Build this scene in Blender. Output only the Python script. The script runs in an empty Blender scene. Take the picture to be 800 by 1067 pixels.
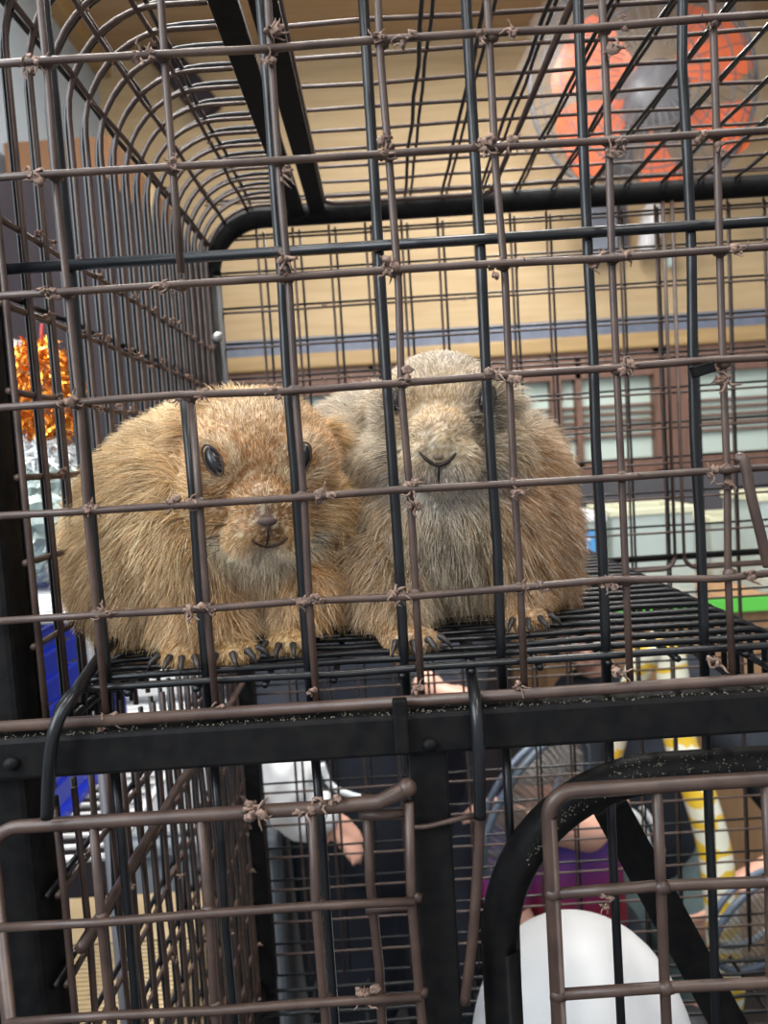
import bpy, bmesh, math, random
import numpy as np
from mathutils import Vector, Matrix
from mathutils.bvhtree import BVHTree
random.seed(7)
rng = np.random.default_rng(11)
C = bpy.context.collection
sc = bpy.context.scene
PI = math.pi

# ------------------------------------------------------------------ camera
F = 800.0
TH = math.atan(58 / F)
RO = math.atan(0.063)
CAMZ = 1.40
fwd = Vector((0, math.cos(TH), -math.sin(TH)))
up0 = Vector((0, math.sin(TH), math.cos(TH)))
ri0 = Vector((1, 0, 0))
upv = up0 * math.cos(RO) + ri0 * math.sin(RO)
riv = ri0 * math.cos(RO) - up0 * math.sin(RO)
CAM = Vector((0, 0, CAMZ))
cd = bpy.data.cameras.new('camera')
cam = bpy.data.objects.new('camera', cd)
C.objects.link(cam)
M = Matrix((riv, upv, -fwd)).transposed().to_4x4()
M.translation = CAM
cam.matrix_world = M
cd.sensor_fit = 'VERTICAL'
cd.sensor_height = 36
cd.sensor_width = 27
cd.lens = F / 1067 * 36
cd.clip_start = 0.01
cd.dof.use_dof = True
cd.dof.focus_distance = 0.40
cd.dof.aperture_fstop = 12.0
sc.camera = cam

def ray(u, v):
    return riv * ((u - 400) / F) - upv * ((v - 533.5) / F) + fwd

def P(u, v, Y):
    "world point on the plane y = Y seen at pixel u, v"
    d = ray(u, v)
    return CAM + d * (Y / d.y)

# ------------------------------------------------------------------ materials
def mat(name, col, rough=.5, metal=0.0, spec=.5, noise=0.0, nscale=30.0, bump=0.0, col2=None, emit=0.0, alpha=1.0, trans=0.0, stretch=None, coat=0.0):
    m = bpy.data.materials.new(name)
    m.use_nodes = True
    nt = m.node_tree
    b = nt.nodes['Principled BSDF']
    b.inputs['Base Color'].default_value = (*col, 1)
    b.inputs['Roughness'].default_value = rough
    b.inputs['Metallic'].default_value = metal
    b.inputs['Specular IOR Level'].default_value = spec
    b.inputs['Coat Weight'].default_value = coat
    b.inputs['Alpha'].default_value = alpha
    b.inputs['Transmission Weight'].default_value = trans
    if emit:
        b.inputs['Emission Color'].default_value = (*col, 1)
        b.inputs['Emission Strength'].default_value = emit
    if noise or bump or col2:
        tc = nt.nodes.new('ShaderNodeTexCoord')
        mp = nt.nodes.new('ShaderNodeMapping')
        nt.links.new(tc.outputs['Object'], mp.inputs['Vector'])
        if stretch: mp.inputs['Scale'].default_value = stretch
        n = nt.nodes.new('ShaderNodeTexNoise')
        n.inputs['Scale'].default_value = nscale
        n.inputs['Detail'].default_value = 6
        nt.links.new(mp.outputs['Vector'], n.inputs['Vector'])
        if noise or col2:
            r = nt.nodes.new('ShaderNodeValToRGB')
            c2 = col2 or tuple(x * (1 - noise) for x in col)
            r.color_ramp.elements[0].position = .35
            r.color_ramp.elements[0].color = (*c2, 1)
            r.color_ramp.elements[1].position = .65
            r.color_ramp.elements[1].color = (*col, 1)
            nt.links.new(n.outputs['Fac'], r.inputs['Fac'])
            nt.links.new(r.outputs['Color'], b.inputs['Base Color'])
        if bump:
            bp = nt.nodes.new('ShaderNodeBump')
            bp.inputs['Strength'].default_value = bump
            bp.inputs['Distance'].default_value = .002
            nt.links.new(n.outputs['Fac'], bp.inputs['Height'])
            nt.links.new(bp.outputs['Normal'], b.inputs['Normal'])
    return m

M_brown = mat('rusty_brown_wire', (.082, .050, .038), .42, spec=.5, col2=(.050, .030, .024), nscale=60, bump=.3)
M_black = mat('black_coated_wire', (.010, .011, .013), .32, spec=.45, noise=.4, nscale=80)
M_frame = mat('black_painted_steel', (.007, .007, .008), .5, spec=.10, col2=(.012, .0115, .011), nscale=120, bump=.15)
M_dust = mat('grey_dust', (.16, .15, .11), .9, noise=.5, nscale=300)
M_lint = mat('brown_lint', (.30, .20, .155), .95, noise=.5, nscale=400)
M_steel = mat('steel', (.45, .45, .44), .3, metal=.9)
M_tan = mat('tan_board', (.56, .415, .235), .7, col2=(.49, .35, .19), nscale=3, stretch=(1, 1, 14), bump=.0)
M_woodtrim = mat('ochre_wood_trim', (.46, .31, .14), .5, col2=(.38, .25, .11), nscale=4, stretch=(1, 12, 12))
M_bluestrip = mat('blue_grey_strip', (.17, .20, .27), .5, noise=.2)
M_winwood = mat('brown_window_wood', (.20, .105, .075), .55, col2=(.15, .08, .055), nscale=6, stretch=(10, 10, 1))
M_pane = mat('mint_frosted_pane', (.56, .67, .60), .35, spec=.5, noise=.06, nscale=3)
M_greywall = mat('pale_grey_wall', (.43, .50, .56), .6, noise=.12, nscale=2)
M_ceil = mat('brown_ceiling_wood', (.46, .32, .19), .6, col2=(.40, .27, .15), nscale=3, stretch=(1, 10, 1))
M_floor = mat('dark_floor', (.035, .036, .04), .4, noise=.4, nscale=8)
M_darkcab = mat('dark_cupboard', (.048, .040, .046), .7, spec=.1, noise=.25, nscale=3, stretch=(6, 6, 1))
M_card = mat('brown_cardboard', (.25, .12, .055), .8, noise=.2, nscale=8)
M_white = mat('white_plastic', (.82, .83, .84), .4, spec=.4)
M_whitewire = mat('white_wire', (.70, .70, .70), .35)
M_blue = mat('blue_plastic', (.012, .03, .42), .35, spec=.5)
M_orange = mat('orange_plastic', (.80, .13, .022), .4)
M_dgrey = mat('dark_grey_plastic', (.075, .075, .085), .45)
M_film = mat('clear_plastic_film', (.75, .74, .74), .2, alpha=.06, bump=.6, nscale=9)
M_glass = mat('tank_plastic', (.62, .72, .70), .12, alpha=.40)
M_cream = mat('cream_rim', (.72, .72, .52), .4)
M_label = mat('blue_label', (.10, .34, .70), .4)
M_labelw = mat('white_label', (.75, .8, .85), .4)
M_green = mat('green_edge', (.13, .62, .08), .45)
M_counter = mat('counter_wood', (.42, .25, .13), .6, col2=(.34, .19, .09), nscale=4, stretch=(8, 8, 1))
M_crate = mat('beige_wood_crate', (.62, .47, .27), .7, col2=(.55, .40, .21), nscale=6, stretch=(1, 1, 8))
M_gold = mat('gold_tinsel', (.75, .30, .045), .25, metal=.85)
M_silver = mat('white_tinsel', (.75, .78, .80), .35, metal=.2)
M_red = mat('red_cord', (.42, .03, .03), .5)
M_bag = mat('grey_green_bag', (.30, .37, .35), .25, spec=.7, col2=(.18, .23, .22), nscale=25, bump=.8)
M_bin = mat('grey_plastic_bin', (.30, .34, .38), .45, noise=.2, nscale=5)
M_skin = mat('skin', (.72, .40, .30), .5, noise=.10, nscale=20)
M_hairblk = mat('black_hair', (.012, .010, .010), .45)
M_navy = mat('navy_cloth', (.014, .019, .032), .85, noise=.4, nscale=14, bump=.4)
M_blacktee = mat('black_tee_cloth', (.010, .016, .026), .85, noise=.35, nscale=14, bump=.4)
M_teal = mat('grey_teal_cloth', (.16, .23, .23), .85, noise=.35, nscale=14, bump=.4)
M_print = mat('white_print', (.70, .74, .76), .8)
M_eye = mat('eye_black', (.014, .015, .019), .30, spec=.5)
M_eyew = mat('eye_white', (.7, .68, .65), .2)
M_claw = mat('dark_claw', (.035, .030, .028), .4)
M_lip = mat('dark_lip', (.030, .018, .015), .6)
M_under = mat('undercoat', (.20, .12, .06), .9)
M_lens = mat('tube_glow', (1, .97, .92), .5, emit=6.0)

# garment: purple above, red below
M_purple = mat('purple_red_cloth', (.12, .04, .22), .85)
def _grad():
    nt = M_purple.node_tree; b = nt.nodes['Principled BSDF']
    tc = nt.nodes.new('ShaderNodeTexCoord'); sp = nt.nodes.new('ShaderNodeSeparateXYZ')
    mr = nt.nodes.new('ShaderNodeMapRange'); r = nt.nodes.new('ShaderNodeValToRGB')
    nt.links.new(tc.outputs['Generated'], sp.inputs[0]); nt.links.new(sp.outputs[2], r.inputs[0])
    e = r.color_ramp.elements
    e[0].position = .50; e[0].color = (.26, .012, .035, 1)
    e[1].position = .80; e[1].color = (.075, .05, .26, 1)
    x = e.new(.62); x.color = (.22, .02, .14, 1)
    nt.links.new(r.outputs[0], b.inputs['Base Color'])
_grad()

# python: cream skin with yellow saddle bands
M_snake = mat('python_skin', (.80, .80, .66), .35)
def _snake():
    nt = M_snake.node_tree; b = nt.nodes['Principled BSDF']
    tc = nt.nodes.new('ShaderNodeTexCoord')
    n = nt.nodes.new('ShaderNodeTexNoise'); n.inputs['Scale'].default_value = 14
    w = nt.nodes.new('ShaderNodeTexWave'); w.wave_type = 'BANDS'; w.bands_direction = 'Z'
    w.inputs['Scale'].default_value = 7.0; w.inputs['Distortion'].default_value = 5; w.inputs['Detail Scale'].default_value = 3
    r = nt.nodes.new('ShaderNodeValToRGB')
    nt.links.new(tc.outputs['Object'], w.inputs['Vector'])
    nt.links.new(w.outputs['Fac'], r.inputs[0])
    e = r.color_ramp.elements
    e[0].position = .60; e[0].color = (.80, .80, .66, 1)
    e[1].position = .75; e[1].color = (.78, .52, .04, 1)
    nt.links.new(r.outputs[0], b.inputs['Base Color'])
_snake()

# fur reads a colour per hair
M_fur = bpy.data.materials.new('fur'); M_fur.use_nodes = True
def _fur():
    nt = M_fur.node_tree; b = nt.nodes['Principled BSDF']
    a = nt.nodes.new('ShaderNodeAttribute'); a.attribute_name = 'hair_color'
    nt.links.new(a.outputs['Color'], b.inputs['Base Color'])
    b.inputs['Roughness'].default_value = .45
    b.inputs['Specular IOR Level'].default_value = .35
_fur()

# ------------------------------------------------------------------ object helpers
def link(name, me, m, parent=None, smooth=True):
    o = bpy.data.objects.new(name, me); C.objects.link(o)
    if m is not None:
        me.materials.append(m)
    if smooth and hasattr(me, 'polygons') and len(me.polygons):
        me.polygons.foreach_set('use_smooth', [True] * len(me.polygons))
    if parent is not None:
        o.parent = parent
        o.matrix_parent_inverse = parent.matrix_world.inverted()
    return o

def obj(name, bm, m, parent=None, smooth=False):
    me = bpy.data.meshes.new(name)
    bmesh.ops.recalc_face_normals(bm, faces=bm.faces)
    bm.to_mesh(me); bm.free()
    return link(name, me, m, parent, smooth)

def tag(o, label=None, cat=None, group=None, kind=None):
    if label: o['label'] = label
    if cat: o['category'] = cat
    if group: o['group'] = group
    if kind: o['kind'] = kind
    return o

def thing(name, label, cat, loc=(0, 0, 0), group=None):
    o = bpy.data.objects.new(name, None); C.objects.link(o)
    o.location = loc
    o.matrix_world = Matrix.Translation(Vector(loc))
    return tag(o, label, cat, group)

def box(bm, x0, x1, y0, y1, z0, z1, bev=0.0):
    r = bmesh.ops.create_cube(bm, size=1)
    vs = r['verts']
    for v in vs:
        v.co = Vector((x0 + (v.co.x + .5) * (x1 - x0), y0 + (v.co.y + .5) * (y1 - y0), z0 + (v.co.z + .5) * (z1 - z0)))
    if bev > 0:
        es = list({e for v in vs for e in v.link_edges})
        bmesh.ops.bevel(bm, geom=es, offset=bev, segments=2, affect='EDGES', profile=.5)
    return vs

def bar(bm, a, b, w, t, side=None, bev=0.0):
    "box beam from a to b, width w across side, thickness t"
    a, b = Vector(a), Vector(b)
    d = (b - a); L = d.length; d.normalize()
    s = Vector(side) if side else Vector((1, 0, 0))
    s = (s - d * s.dot(d)).normalized()
    n = d.cross(s)
    vs = box(bm, -w / 2, w / 2, -t / 2, t / 2, 0, L, 0)
    mt = Matrix((s, n, d)).transposed()
    for v in vs:
        v.co = mt @ v.co + a
    if bev:
        es = list({e for v in vs for e in v.link_edges})
        bmesh.ops.bevel(bm, geom=es, offset=bev, segments=2, affect='EDGES', profile=.5)

def tube(bm, pts, r, n=8, caps=True):
    "round tube along a polyline; r may be a list"
    pts = [Vector(p) for p in pts]
    k = len(pts)
    rs = r if isinstance(r, (list, tuple)) else [r] * k
    t0 = (pts[1] - pts[0]).normalized()
    ref = Vector((0, 0, 1)) if abs(t0.z) < .9 else Vector((1, 0, 0))
    nrm = (ref - t0 * ref.dot(t0)).normalized()
    rings = []
    for i, p in enumerate(pts):
        if i == 0: t = t0
        elif i == k - 1: t = (pts[i] - pts[i - 1]).normalized()
        else:
            t = ((pts[i + 1] - pts[i]).normalized() + (pts[i] - pts[i - 1]).normalized())
            t = t.normalized() if t.length > 1e-6 else t0
        nrm = (nrm - t * nrm.dot(t)).normalized()
        bn = t.cross(nrm)
        rings.append([bm.verts.new(p + (nrm * math.cos(2 * PI * j / n) + bn * math.sin(2 * PI * j / n)) * rs[i]) for j in range(n)])
    for a, b in zip(rings, rings[1:]):
        for j in range(n):
            bm.faces.new((a[j], a[(j + 1) % n], b[(j + 1) % n], b[j]))
    if caps:
        bm.faces.new(rings[0][::-1]); bm.faces.new(rings[-1])

def wire(bm, a, b, r, jit=.0006, seg=None):
    a, b = Vector(a), Vector(b)
    k = seg or max(2, int((b - a).length / .05) + 1)
    pts = []
    for i in range(k + 1):
        p = a.lerp(b, i / k)
        if 0 < i < k: p += Vector((random.gauss(0, jit), random.gauss(0, jit), random.gauss(0, jit)))
        pts.append(p)
    tube(bm, pts, r)

_ICO = {}
def ell(bm, c, r, rot=None, sub=3):
    if sub not in _ICO:
        b = bmesh.new(); bmesh.ops.create_icosphere(b, subdivisions=sub, radius=1); b.verts.index_update()
        _ICO[sub] = ([v.co.copy() for v in b.verts], [[v.index for v in f.verts] for f in b.faces]); b.free()
    cs, fs = _ICO[sub]
    r = (r, r, r) if isinstance(r, (int, float)) else r
    c = Vector(c)
    vs = []
    for q in cs:
        p = Vector((q.x * r[0], q.y * r[1], q.z * r[2]))
        if rot is not None: p = rot @ p
        vs.append(bm.verts.new(p + c))
    for f in fs: bm.faces.new([vs[k] for k in f])
    return vs

def limb(bm, pts, rs, sub=2):
    "tapered chain: tubes with a ball at every joint"
    pts = [Vector(p) for p in pts]
    for p, r in zip(pts, rs): ell(bm, p, r, sub=sub)
    for i in range(len(pts) - 1):
        if (pts[i + 1] - pts[i]).length > 1e-4:
            tube(bm, [pts[i], pts[i + 1]], [rs[i], rs[i + 1]], 12)

def arcpts(c, r, a0, a1, ex, ez, k=8):
    c = Vector(c); ex = Vector(ex); ez = Vector(ez)
    return [c + ex * (r * math.cos(a0 + (a1 - a0) * i / k)) + ez * (r * math.sin(a0 + (a1 - a0) * i / k)) for i in range(k + 1)]

def spline(pts, k=6):
    pts = [Vector(p) for p in pts]
    out = []
    n = len(pts)
    for i in range(n - 1):
        p0 = pts[max(0, i - 1)]; p1 = pts[i]; p2 = pts[i + 1]; p3 = pts[min(n - 1, i + 2)]
        for j in range(k):
            t = j / k
            out.append(.5 * ((2 * p1) + (p2 - p0) * t + (2 * p0 - 5 * p1 + 4 * p2 - p3) * t * t + (3 * p1 - p0 - 3 * p2 + p3) * t ** 3))
    out.append(pts[-1])
    return out

def fuse(bm, voxel, smooth_it=6, fac=.5):
    "one continuous skin around overlapping shapes"
    me = bpy.data.meshes.new('tmp'); bm.to_mesh(me); bm.free()
    o = bpy.data.objects.new('tmp', me); C.objects.link(o)
    md = o.modifiers.new('r', 'REMESH'); md.mode = 'VOXEL'; md.voxel_size = voxel
    if smooth_it:
        s = o.modifiers.new('s', 'SMOOTH'); s.iterations = smooth_it; s.factor = fac
    dg = bpy.context.evaluated_depsgraph_get()
    out = bpy.data.meshes.new_from_object(o.evaluated_get(dg))
    bpy.data.objects.remove(o); bpy.data.meshes.remove(me)
    return out

# ------------------------------------------------------------------ dimensions of the cage
XL, XR = -.172, .60           # side walls
YF, YB = .36, .85             # front and back planes
ZT = CAMZ + .273              # top
ZS = CAMZ - .1035             # shelf
ZB = .80                      # floor of the lower half
PT = .0518                    # pitch of the front wires
RC = .06                      # corner radius

cage = thing('animal_cage', 'tall black and rusty brown wire cage holding two prairie dogs', 'cage', (XL, YF, 0))
lint_spots = []               # (point, direction along wire)

# --- front brown mesh
def front_mesh():
    bm = bmesh.new()
    x0 = P(421, 475, YF).x
    z0 = P(400, 512, YF).z
    zlow = P(400, 730, YF).z
    ks = range(-3, 12)
    seen = {-3: 86, -2: 204, -1: 312, 0: 424, 1: 534, 2: 647, 3: 756}
    xs = {k: (P(seen[k], 475, YF).x if k in seen else P(756, 475, YF).x + (k - 3) * .0505) for k in ks}
    zs = [P(400, v, YF - .0035).z for v in (622, 512, 400, 283, 160, 42)]
    zs += [zs[-1] + .0525 * j for j in (1, 2)]
    zs = [z for z in zs if z < ZT - .005]
    zb = P(180, 285, YF).z
    zc = P(190, 415, YF).z
    r = .0018
    for k in ks:
        x = xs[k]
        if x > XR - .02 or x < XL - .01: continue
        if k == -2:
            wire(bm, (x, YF, zb), (x, YF, ZT), r); wire(bm, (x, YF, zlow), (x, YF, zc), r)
        elif k == -3:
            wire(bm, (x, YF, zlow), (x, YF, ZT), r)
        else:
            wire(bm, (x, YF, zlow), (x, YF, ZT), r)
        for z in zs:
            ell(bm, (x, YF - .001, z), (.0040, .0030, .0033), sub=1)
    for z in zs:
        wire(bm, (XL - .02, YF - .0035, z), (XR, YF - .0035, z), r, seg=16)
        for k in ks:
            if abs(z - zb) < .01 and False: continue
            lint_spots.append((Vector((xs[k], YF - .004, z)), 0))
    tube(bm, [(XL - .03, YF - .003, zlow), (XR, YF - .003, zlow)], .0028, 10)
    for k in ks: lint_spots.append((Vector((xs[k], YF - .003, zlow + .004)), 1))
    tag(obj('front_wire_mesh', bm, M_brown, cage, True), 'rusty brown square wire mesh')
    # black bars behind it
    bm = bmesh.new()
    Y2 = .383
    xb = P(408, 475, Y2).x
    for k in range(-3, 12):
        seen = {-3: 90, -2: 197, -1: 306, 0: 408, 1: 511, 2: 622, 3: 726}
        x = P(seen[k], 475, Y2).x if k in seen else P(726, 475, Y2).x + (k - 3) * .0500
        if x > XR - .02: continue
        top = ZT - .004
        if k == -2: top = P(190, 415, Y2).z
        wire(bm, (x, Y2, ZS - .035), (x, Y2, top), .0026, .0004)
        wire(bm, (x, Y2, ZB), (x, Y2, ZS - .045), .0024, .0004)
    zz = P(400, 258, Y2).z
    tube(bm, [(XL - .025, Y2 - .004, zz), (XR, Y2 - .004, zz)], .0027, 10)
    tag(obj('front_bar_mesh', bm, M_black, cage, True), 'black upright wire bars behind the brown mesh')
front_mesh()

# --- left wall and its curve into the roof
def side_wall():
    for nm, m, X, y0, dy, zz in (('side_wire_mesh', M_brown, XL, .370, .0259, 0), ('side_bar_mesh', M_black, XL - .006, .380, .0259, .008)):
        bm = bmesh.new()
        y = y0
        while y < YB - .01:
            top = ZT + zz
            R = RC + (0.012 if zz else 0)
            pts = [Vector((X, y, ZS - .05)), Vector((X, y, ZS + .1)), Vector((X, y, top - R - .03))]
            pts += arcpts((X + R, y, top - R), R, PI, PI / 2, (1, 0, 0), (0, 0, 1), 10)
            pts += [Vector((X + R + .02, y, top)), Vector((-.085, y, top))]
            tube(bm, pts, .0017 if zz == 0 else .0019, 7)
            y += dy
        hs = [ZS - .02 + PT * .8 * i for i in range(0, 7)] if zz == 0 else [ZS + .19, ZS + .195]
        for z in hs:
            if z > ZT - RC: continue
            wire(bm, (X - .003, .370, z), (X - .003, YB, z), .0017)
            if zz == 0:
                yy = .41
                while yy < YB:
                    lint_spots.append((Vector((X + .002, yy, z)), 2)); yy += .0259
        # rods along the curve
        for a in (.25, .55, .85):
            ang = PI - a * PI / 2
            p = Vector((X + R + R * math.cos(ang), 0, top - R + R * math.sin(ang)))
            wire(bm, (p.x, .37, p.z), (p.x, YB, p.z), .0017)
            if zz == 0:
                for yy in (.45, .50, .58, .66, .73): lint_spots.append((Vector((p.x, yy, p.z)), 2))
        obj(nm, bm, m, cage, True)
    # lower half, left wall
    for nm, m, X, y0 in (('lower_side_wire_mesh', M_brown, XL, .370), ('lower_side_bar_mesh', M_black, XL - .006, .384)):
        bm = bmesh.new()
        y = y0
        while y < YB - .01:
            wire(bm, (X, y, ZB - .02), (X, y, ZS - .06), .0018)
            y += .0235
        for i in range(0, 10):
            z = ZB + .015 + i * .047
            if z > ZS - .06: break
            wire(bm, (X - .003, .370, z), (X - .003, YB, z), .0017)
            if m is M_brown:
                for q in range(4): lint_spots.append((Vector((X + .002, random.uniform(.4, .84), z)), 2))
        if m is M_brown:
            a = P(60, 960, .395); z = a.z
            wire(bm, (X + .006, .370, z), (X + .006, YB, z), .0032)
        obj(nm, bm, m, cage, True)
    # right wall, outside the picture
    bm = bmesh.new()
    y = .40
    while y < YB:
        wire(bm, (XR, y, ZB), (XR, y, ZT), .0018); y += .04
    for i in range(18):
        wire(bm, (XR, .37, ZB + .05 * i), (XR, YB, ZB + .05 * i), .0017)
    obj('far_side_wire_mesh', bm, M_brown, cage, True)
side_wall()

# --- roof
def roof():
    bm = bmesh.new()
    ys = [.39 + .0395 * i for i in range(12)]
    for y in ys:
        wire(bm, (-.055, y, ZT + .002), (XR, y, ZT + .002), .0016, seg=10)
    obj('roof_cross_wire_mesh', bm, M_brown, cage, True)
    bm = bmesh.new()
    x = P(421, 207, YB).x
    k = 0
    while x < XR:
        wire(bm, (x, .37, ZT), (x, YB, ZT), .0016)
        wire(bm, (x + .0065, .37, ZT + .004), (x + .0065, YB, ZT + .004), .0014)
        x += .0393
    obj('roof_bar_mesh', bm, M_black, cage, True)
    # rounded wire hatch in the roof
    bm = bmesh.new()
    x0, x1, y1 = P(337, 207, .83).x, P(512, 200, .83).x, .832
    R = .015
    pts = [Vector((x0, .37, ZT - .004))] + [Vector((x0, y1 - R, ZT - .004))]
    pts += arcpts((x0 + R, y1 - R, ZT - .004), R, PI, PI / 2, (1, 0, 0), (0, 1, 0), 6)
    pts += arcpts((x1 - R, y1 - R, ZT - .004), R, PI / 2, 0, (1, 0, 0), (0, 1, 0), 6)
    pts += [Vector((x1, .37, ZT - .004))]
    tube(bm, pts, .0026, 8)
    obj('roof_hatch_frame', bm, M_brown, cage, True)
    # two flat steel straps
    for u in (309, 331):
        bm = bmesh.new()
        x = P(u, 222, .84).x
        box(bm, x - .0085, x + .0085, .30, .845, ZT - .012, ZT - .006, .001)
        obj('roof_strap', bm, M_frame, cage)
roof()

# --- back: rounded tube frame and two rounded mesh doors
def back():
    r = .0115
    bm = bmesh.new()
    zl = ZS - .02
    pts = [Vector((XL, YB, ZB))]
    pts += [Vector((XL, YB, ZT - RC - .008))]
    pts += arcpts((XL + RC, YB, ZT - RC - .008), RC, PI, PI / 2, (1, 0, 0), (0, 0, 1), 10)
    pts += arcpts((XR - RC, YB, ZT - RC - .008), RC, PI / 2, 0, (1, 0, 0), (0, 0, 1), 10)
    pts += [Vector((XR, YB, ZB))]
    tube(bm, pts, r, 14)
    obj('back_frame', bm, M_frame, cage, True)
    bm = bmesh.new()
    box(bm, XL - .012, XL + .012, YB - .012, YB + .012, 0.0, ZB + .03)
    box(bm, XL - .016, XL + .014, YB - .014, YB + .012, ZB, ZS - .05, .002)
    obj('back_post', bm, M_frame, cage)
    bm = bmesh.new()
    c = P(227, 351, YB - .014)
    ell(bm, c, (.006, .004, .006), sub=2)
    bar(bm, c + Vector((-.004, -.004, 0)), c + Vector((.004, -.004, .001)), .001, .001, (0, 0, 1))
    obj('screw', bm, M_steel, cage, True)
    # mesh
    for nm, m, dx, Y in (('back_wire_mesh', M_brown, 0, YB + .002), ('back_bar_mesh', M_black, .0065, YB + .012)):
        bm = bmesh.new()
        x = P(271, 300, YB).x + dx
        while x < XR - .01:
            wire(bm, (x, Y, ZB), (x, Y, ZT - .02), .0014, .0003, 8)
            x += .0393
        z = P(400, 391, YB).z + .0385 * 6 + dx
        while z > ZB:
            wire(bm, (XL, Y - .003, z), (XR, Y - .003, z), .0013, .0003, 10)
            if m is M_brown and z > ZS:
                for q in range(5): lint_spots.append((Vector((XL + random.random() * .5, Y - .004, z)), 3))
            z -= .0385
        obj(nm, bm, m, cage, True)
    zr = P(700, 592, YB).z
    xm = P(703, 500, YB).x
    for sgn, xe in ((-1, xm - .22), (1, XR - .03)):
        bm = bmesh.new()
        xa = xm + sgn * .005
        R = .015
        pts = [Vector((xa, YB - .006, ZT - .02)), Vector((xa, YB - .006, zr + R))]
        pts += arcpts((xa + sgn * R, YB - .006, zr + R), R, PI if sgn > 0 else 0, 1.5 * PI if sgn > 0 else -.5 * PI, (1, 0, 0), (0, 0, 1), 6)
        pts += [Vector((xe, YB - .006, zr))]
        tube(bm, pts, .0024, 8)
        obj('back_hatch_frame', bm, M_brown, cage, True)
back()

# --- front posts, rails, lower doors
def front_frame():
    bm = bmesh.new()
    xr_ = P(10, 700, YF).x
    box(bm, xr_ - .034, xr_, YF + .004, YF + .036, 0.0, ZT - .03, .003)
    obj('front_post', bm, M_frame, cage)
    bm = bmesh.new()
    box(bm, XR, XR + .03, YF + .004, YF + .036, 0.0, ZT - .03, .003)
    obj('front_post', bm, M_frame, cage)
    bm = bmesh.new()
    box(bm, XR - .012, XR + .012, YB - .012, YB + .012, 0.0, ZB + .03)
    obj('back_post', bm, M_frame, cage)
    z1, z0 = P(400, 746, .352).z, P(400, 790, .352).z
    bm = bmesh.new()
    box(bm, xr_ - .022, XR, .352, .376, z0, z1, .0022)
    o = obj('front_rail', bm, M_frame, cage)
    bm = bmesh.new()      # dust lying on the rail's top edge
    for i in range(420):
        x = random.uniform(xr_ - .02, .22)
        ell(bm, (x, .353 + abs(random.gauss(0, .004)), z1 + random.uniform(-.0003, .0006)), random.uniform(.0002, .0006), sub=1)
    obj('dust_specks', bm, M_dust, o, True)
    for q in ((12, 796), (448, 776)):
        bm = bmesh.new()
        p = P(q[0], q[1], .351)
        ell(bm, p, (.004, .003, .0032), sub=2)
        obj('bolt_stud', bm, M_frame, o, True)
    for y in (YB,):
        bm = bmesh.new()
        tube(bm, [(XL, y, z0 + .01), (XR, y, z0 + .01)], .003, 8)
        obj('back_rail', bm, M_frame, cage, True)
    for x in (XL - .004, XR):
        bm = bmesh.new()
        tube(bm, [(x, YF + .03, z0 + .012), (x, YB, z0 + .012)], .006, 12)
        obj('side_rail', bm, M_frame, cage, True)
    for x in (XL - .004, XR):
        bm = bmesh.new()
        tube(bm, [(x, YF + .03, ZB), (x, YB, ZB)], .009, 12)
        obj('bottom_rail', bm, M_frame, cage, True)
    # middle post
    a = P(450, 850, .356)
    bm = bmesh.new()
    box(bm, a.x - .0092, a.x + .0092, .357, .374, ZB - .03, z0 - .0005, .0015)
    obj('middle_post', bm, M_frame, cage)
    # lower bottom rail & floor grid
    bm = bmesh.new()
    box(bm, xr_ - .02, XR, .352, .376, ZB - .05, ZB - .025, .002)
    obj('bottom_front_rail', bm, M_frame, cage)
    bm = bmesh.new()
    y = .38
    while y < YB:
        wire(bm, (XL, y, ZB), (XR, y, ZB), .002); y += .019
    x = XL
    while x < XR:
        wire(bm, (x, .37, ZB - .004), (x, YB, ZB - .004), .0022); x += .06
    obj('floor_wire_mesh', bm, M_black, cage, True)
    # ---- lower door of brown wire, by the post
    Y = .350
    dl = bpy.data.objects.new('lower_wire_door', None); C.objects.link(dl); dl.parent = cage; dl.matrix_parent_inverse = cage.matrix_world.inverted()
    xa, xb = P(3, 1000, Y).x, P(432, 940, Y).x
    zt = P(200, 850, Y).z; zbm = ZB + .01
    R = .014
    bm = bmesh.new()
    pts = [Vector((xa, Y, zbm))] + [Vector((xa, Y, zt - R))] + arcpts((xa + R, Y, zt - R), R, PI, PI / 2, (1, 0, 0), (0, 0, 1), 6)
    e1 = P(330, 834, Y); e2 = P(395, 830, Y); e3 = P(424, 819, Y)
    pts += [Vector((e1.x, Y, zt)), Vector((e2.x, Y - .001, zt + .0015)), Vector((e3.x, Y - .002, e3.z))]
    tube(bm, pts, [.0033] * (len(pts) - 2) + [.0036, .0042], 10)
    ell(bm, pts[-1], .0046, sub=2)
    obj('door_frame', bm, M_brown, dl, True)
    bm = bmesh.new()
    for u in (101, 213, 329, 430):
        x = P(u, 900, Y).x
        wire(bm, (x, Y, zbm), (x, Y, zt - (.001 if u < 400 else 0.0)), .0023)
        for vv in (950, 1049):
            ell(bm, (x, Y, P(200, vv, Y).z), (.0042, .003, .0036), sub=1)
    x = P(386, 900, Y + .012).x
    wire(bm, (x, Y + .014, zbm + .02), (x, Y + .014, zt - .001), .0024)
    for vv in (950, 1049):
        z = P(200, vv, Y).z
        wire(bm, (xa, Y - .003, z), (xb, Y - .003, z), .0021)
    for vv in (846, 945, 1040):
        z = P(400, vv, Y + .014).z
        wire(bm, (x - .004, Y + .012, z), (xb + .002, Y + .012, z), .0022)
    obj('door_wire_mesh', bm, M_brown, dl, True)
    lint_spots.append((P(266, 842, Y - .004), 4)); lint_spots.append((P(330, 838, Y - .003), 4))
    lint_spots.append((P(386, 1040, Y - .003), 4))
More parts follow.
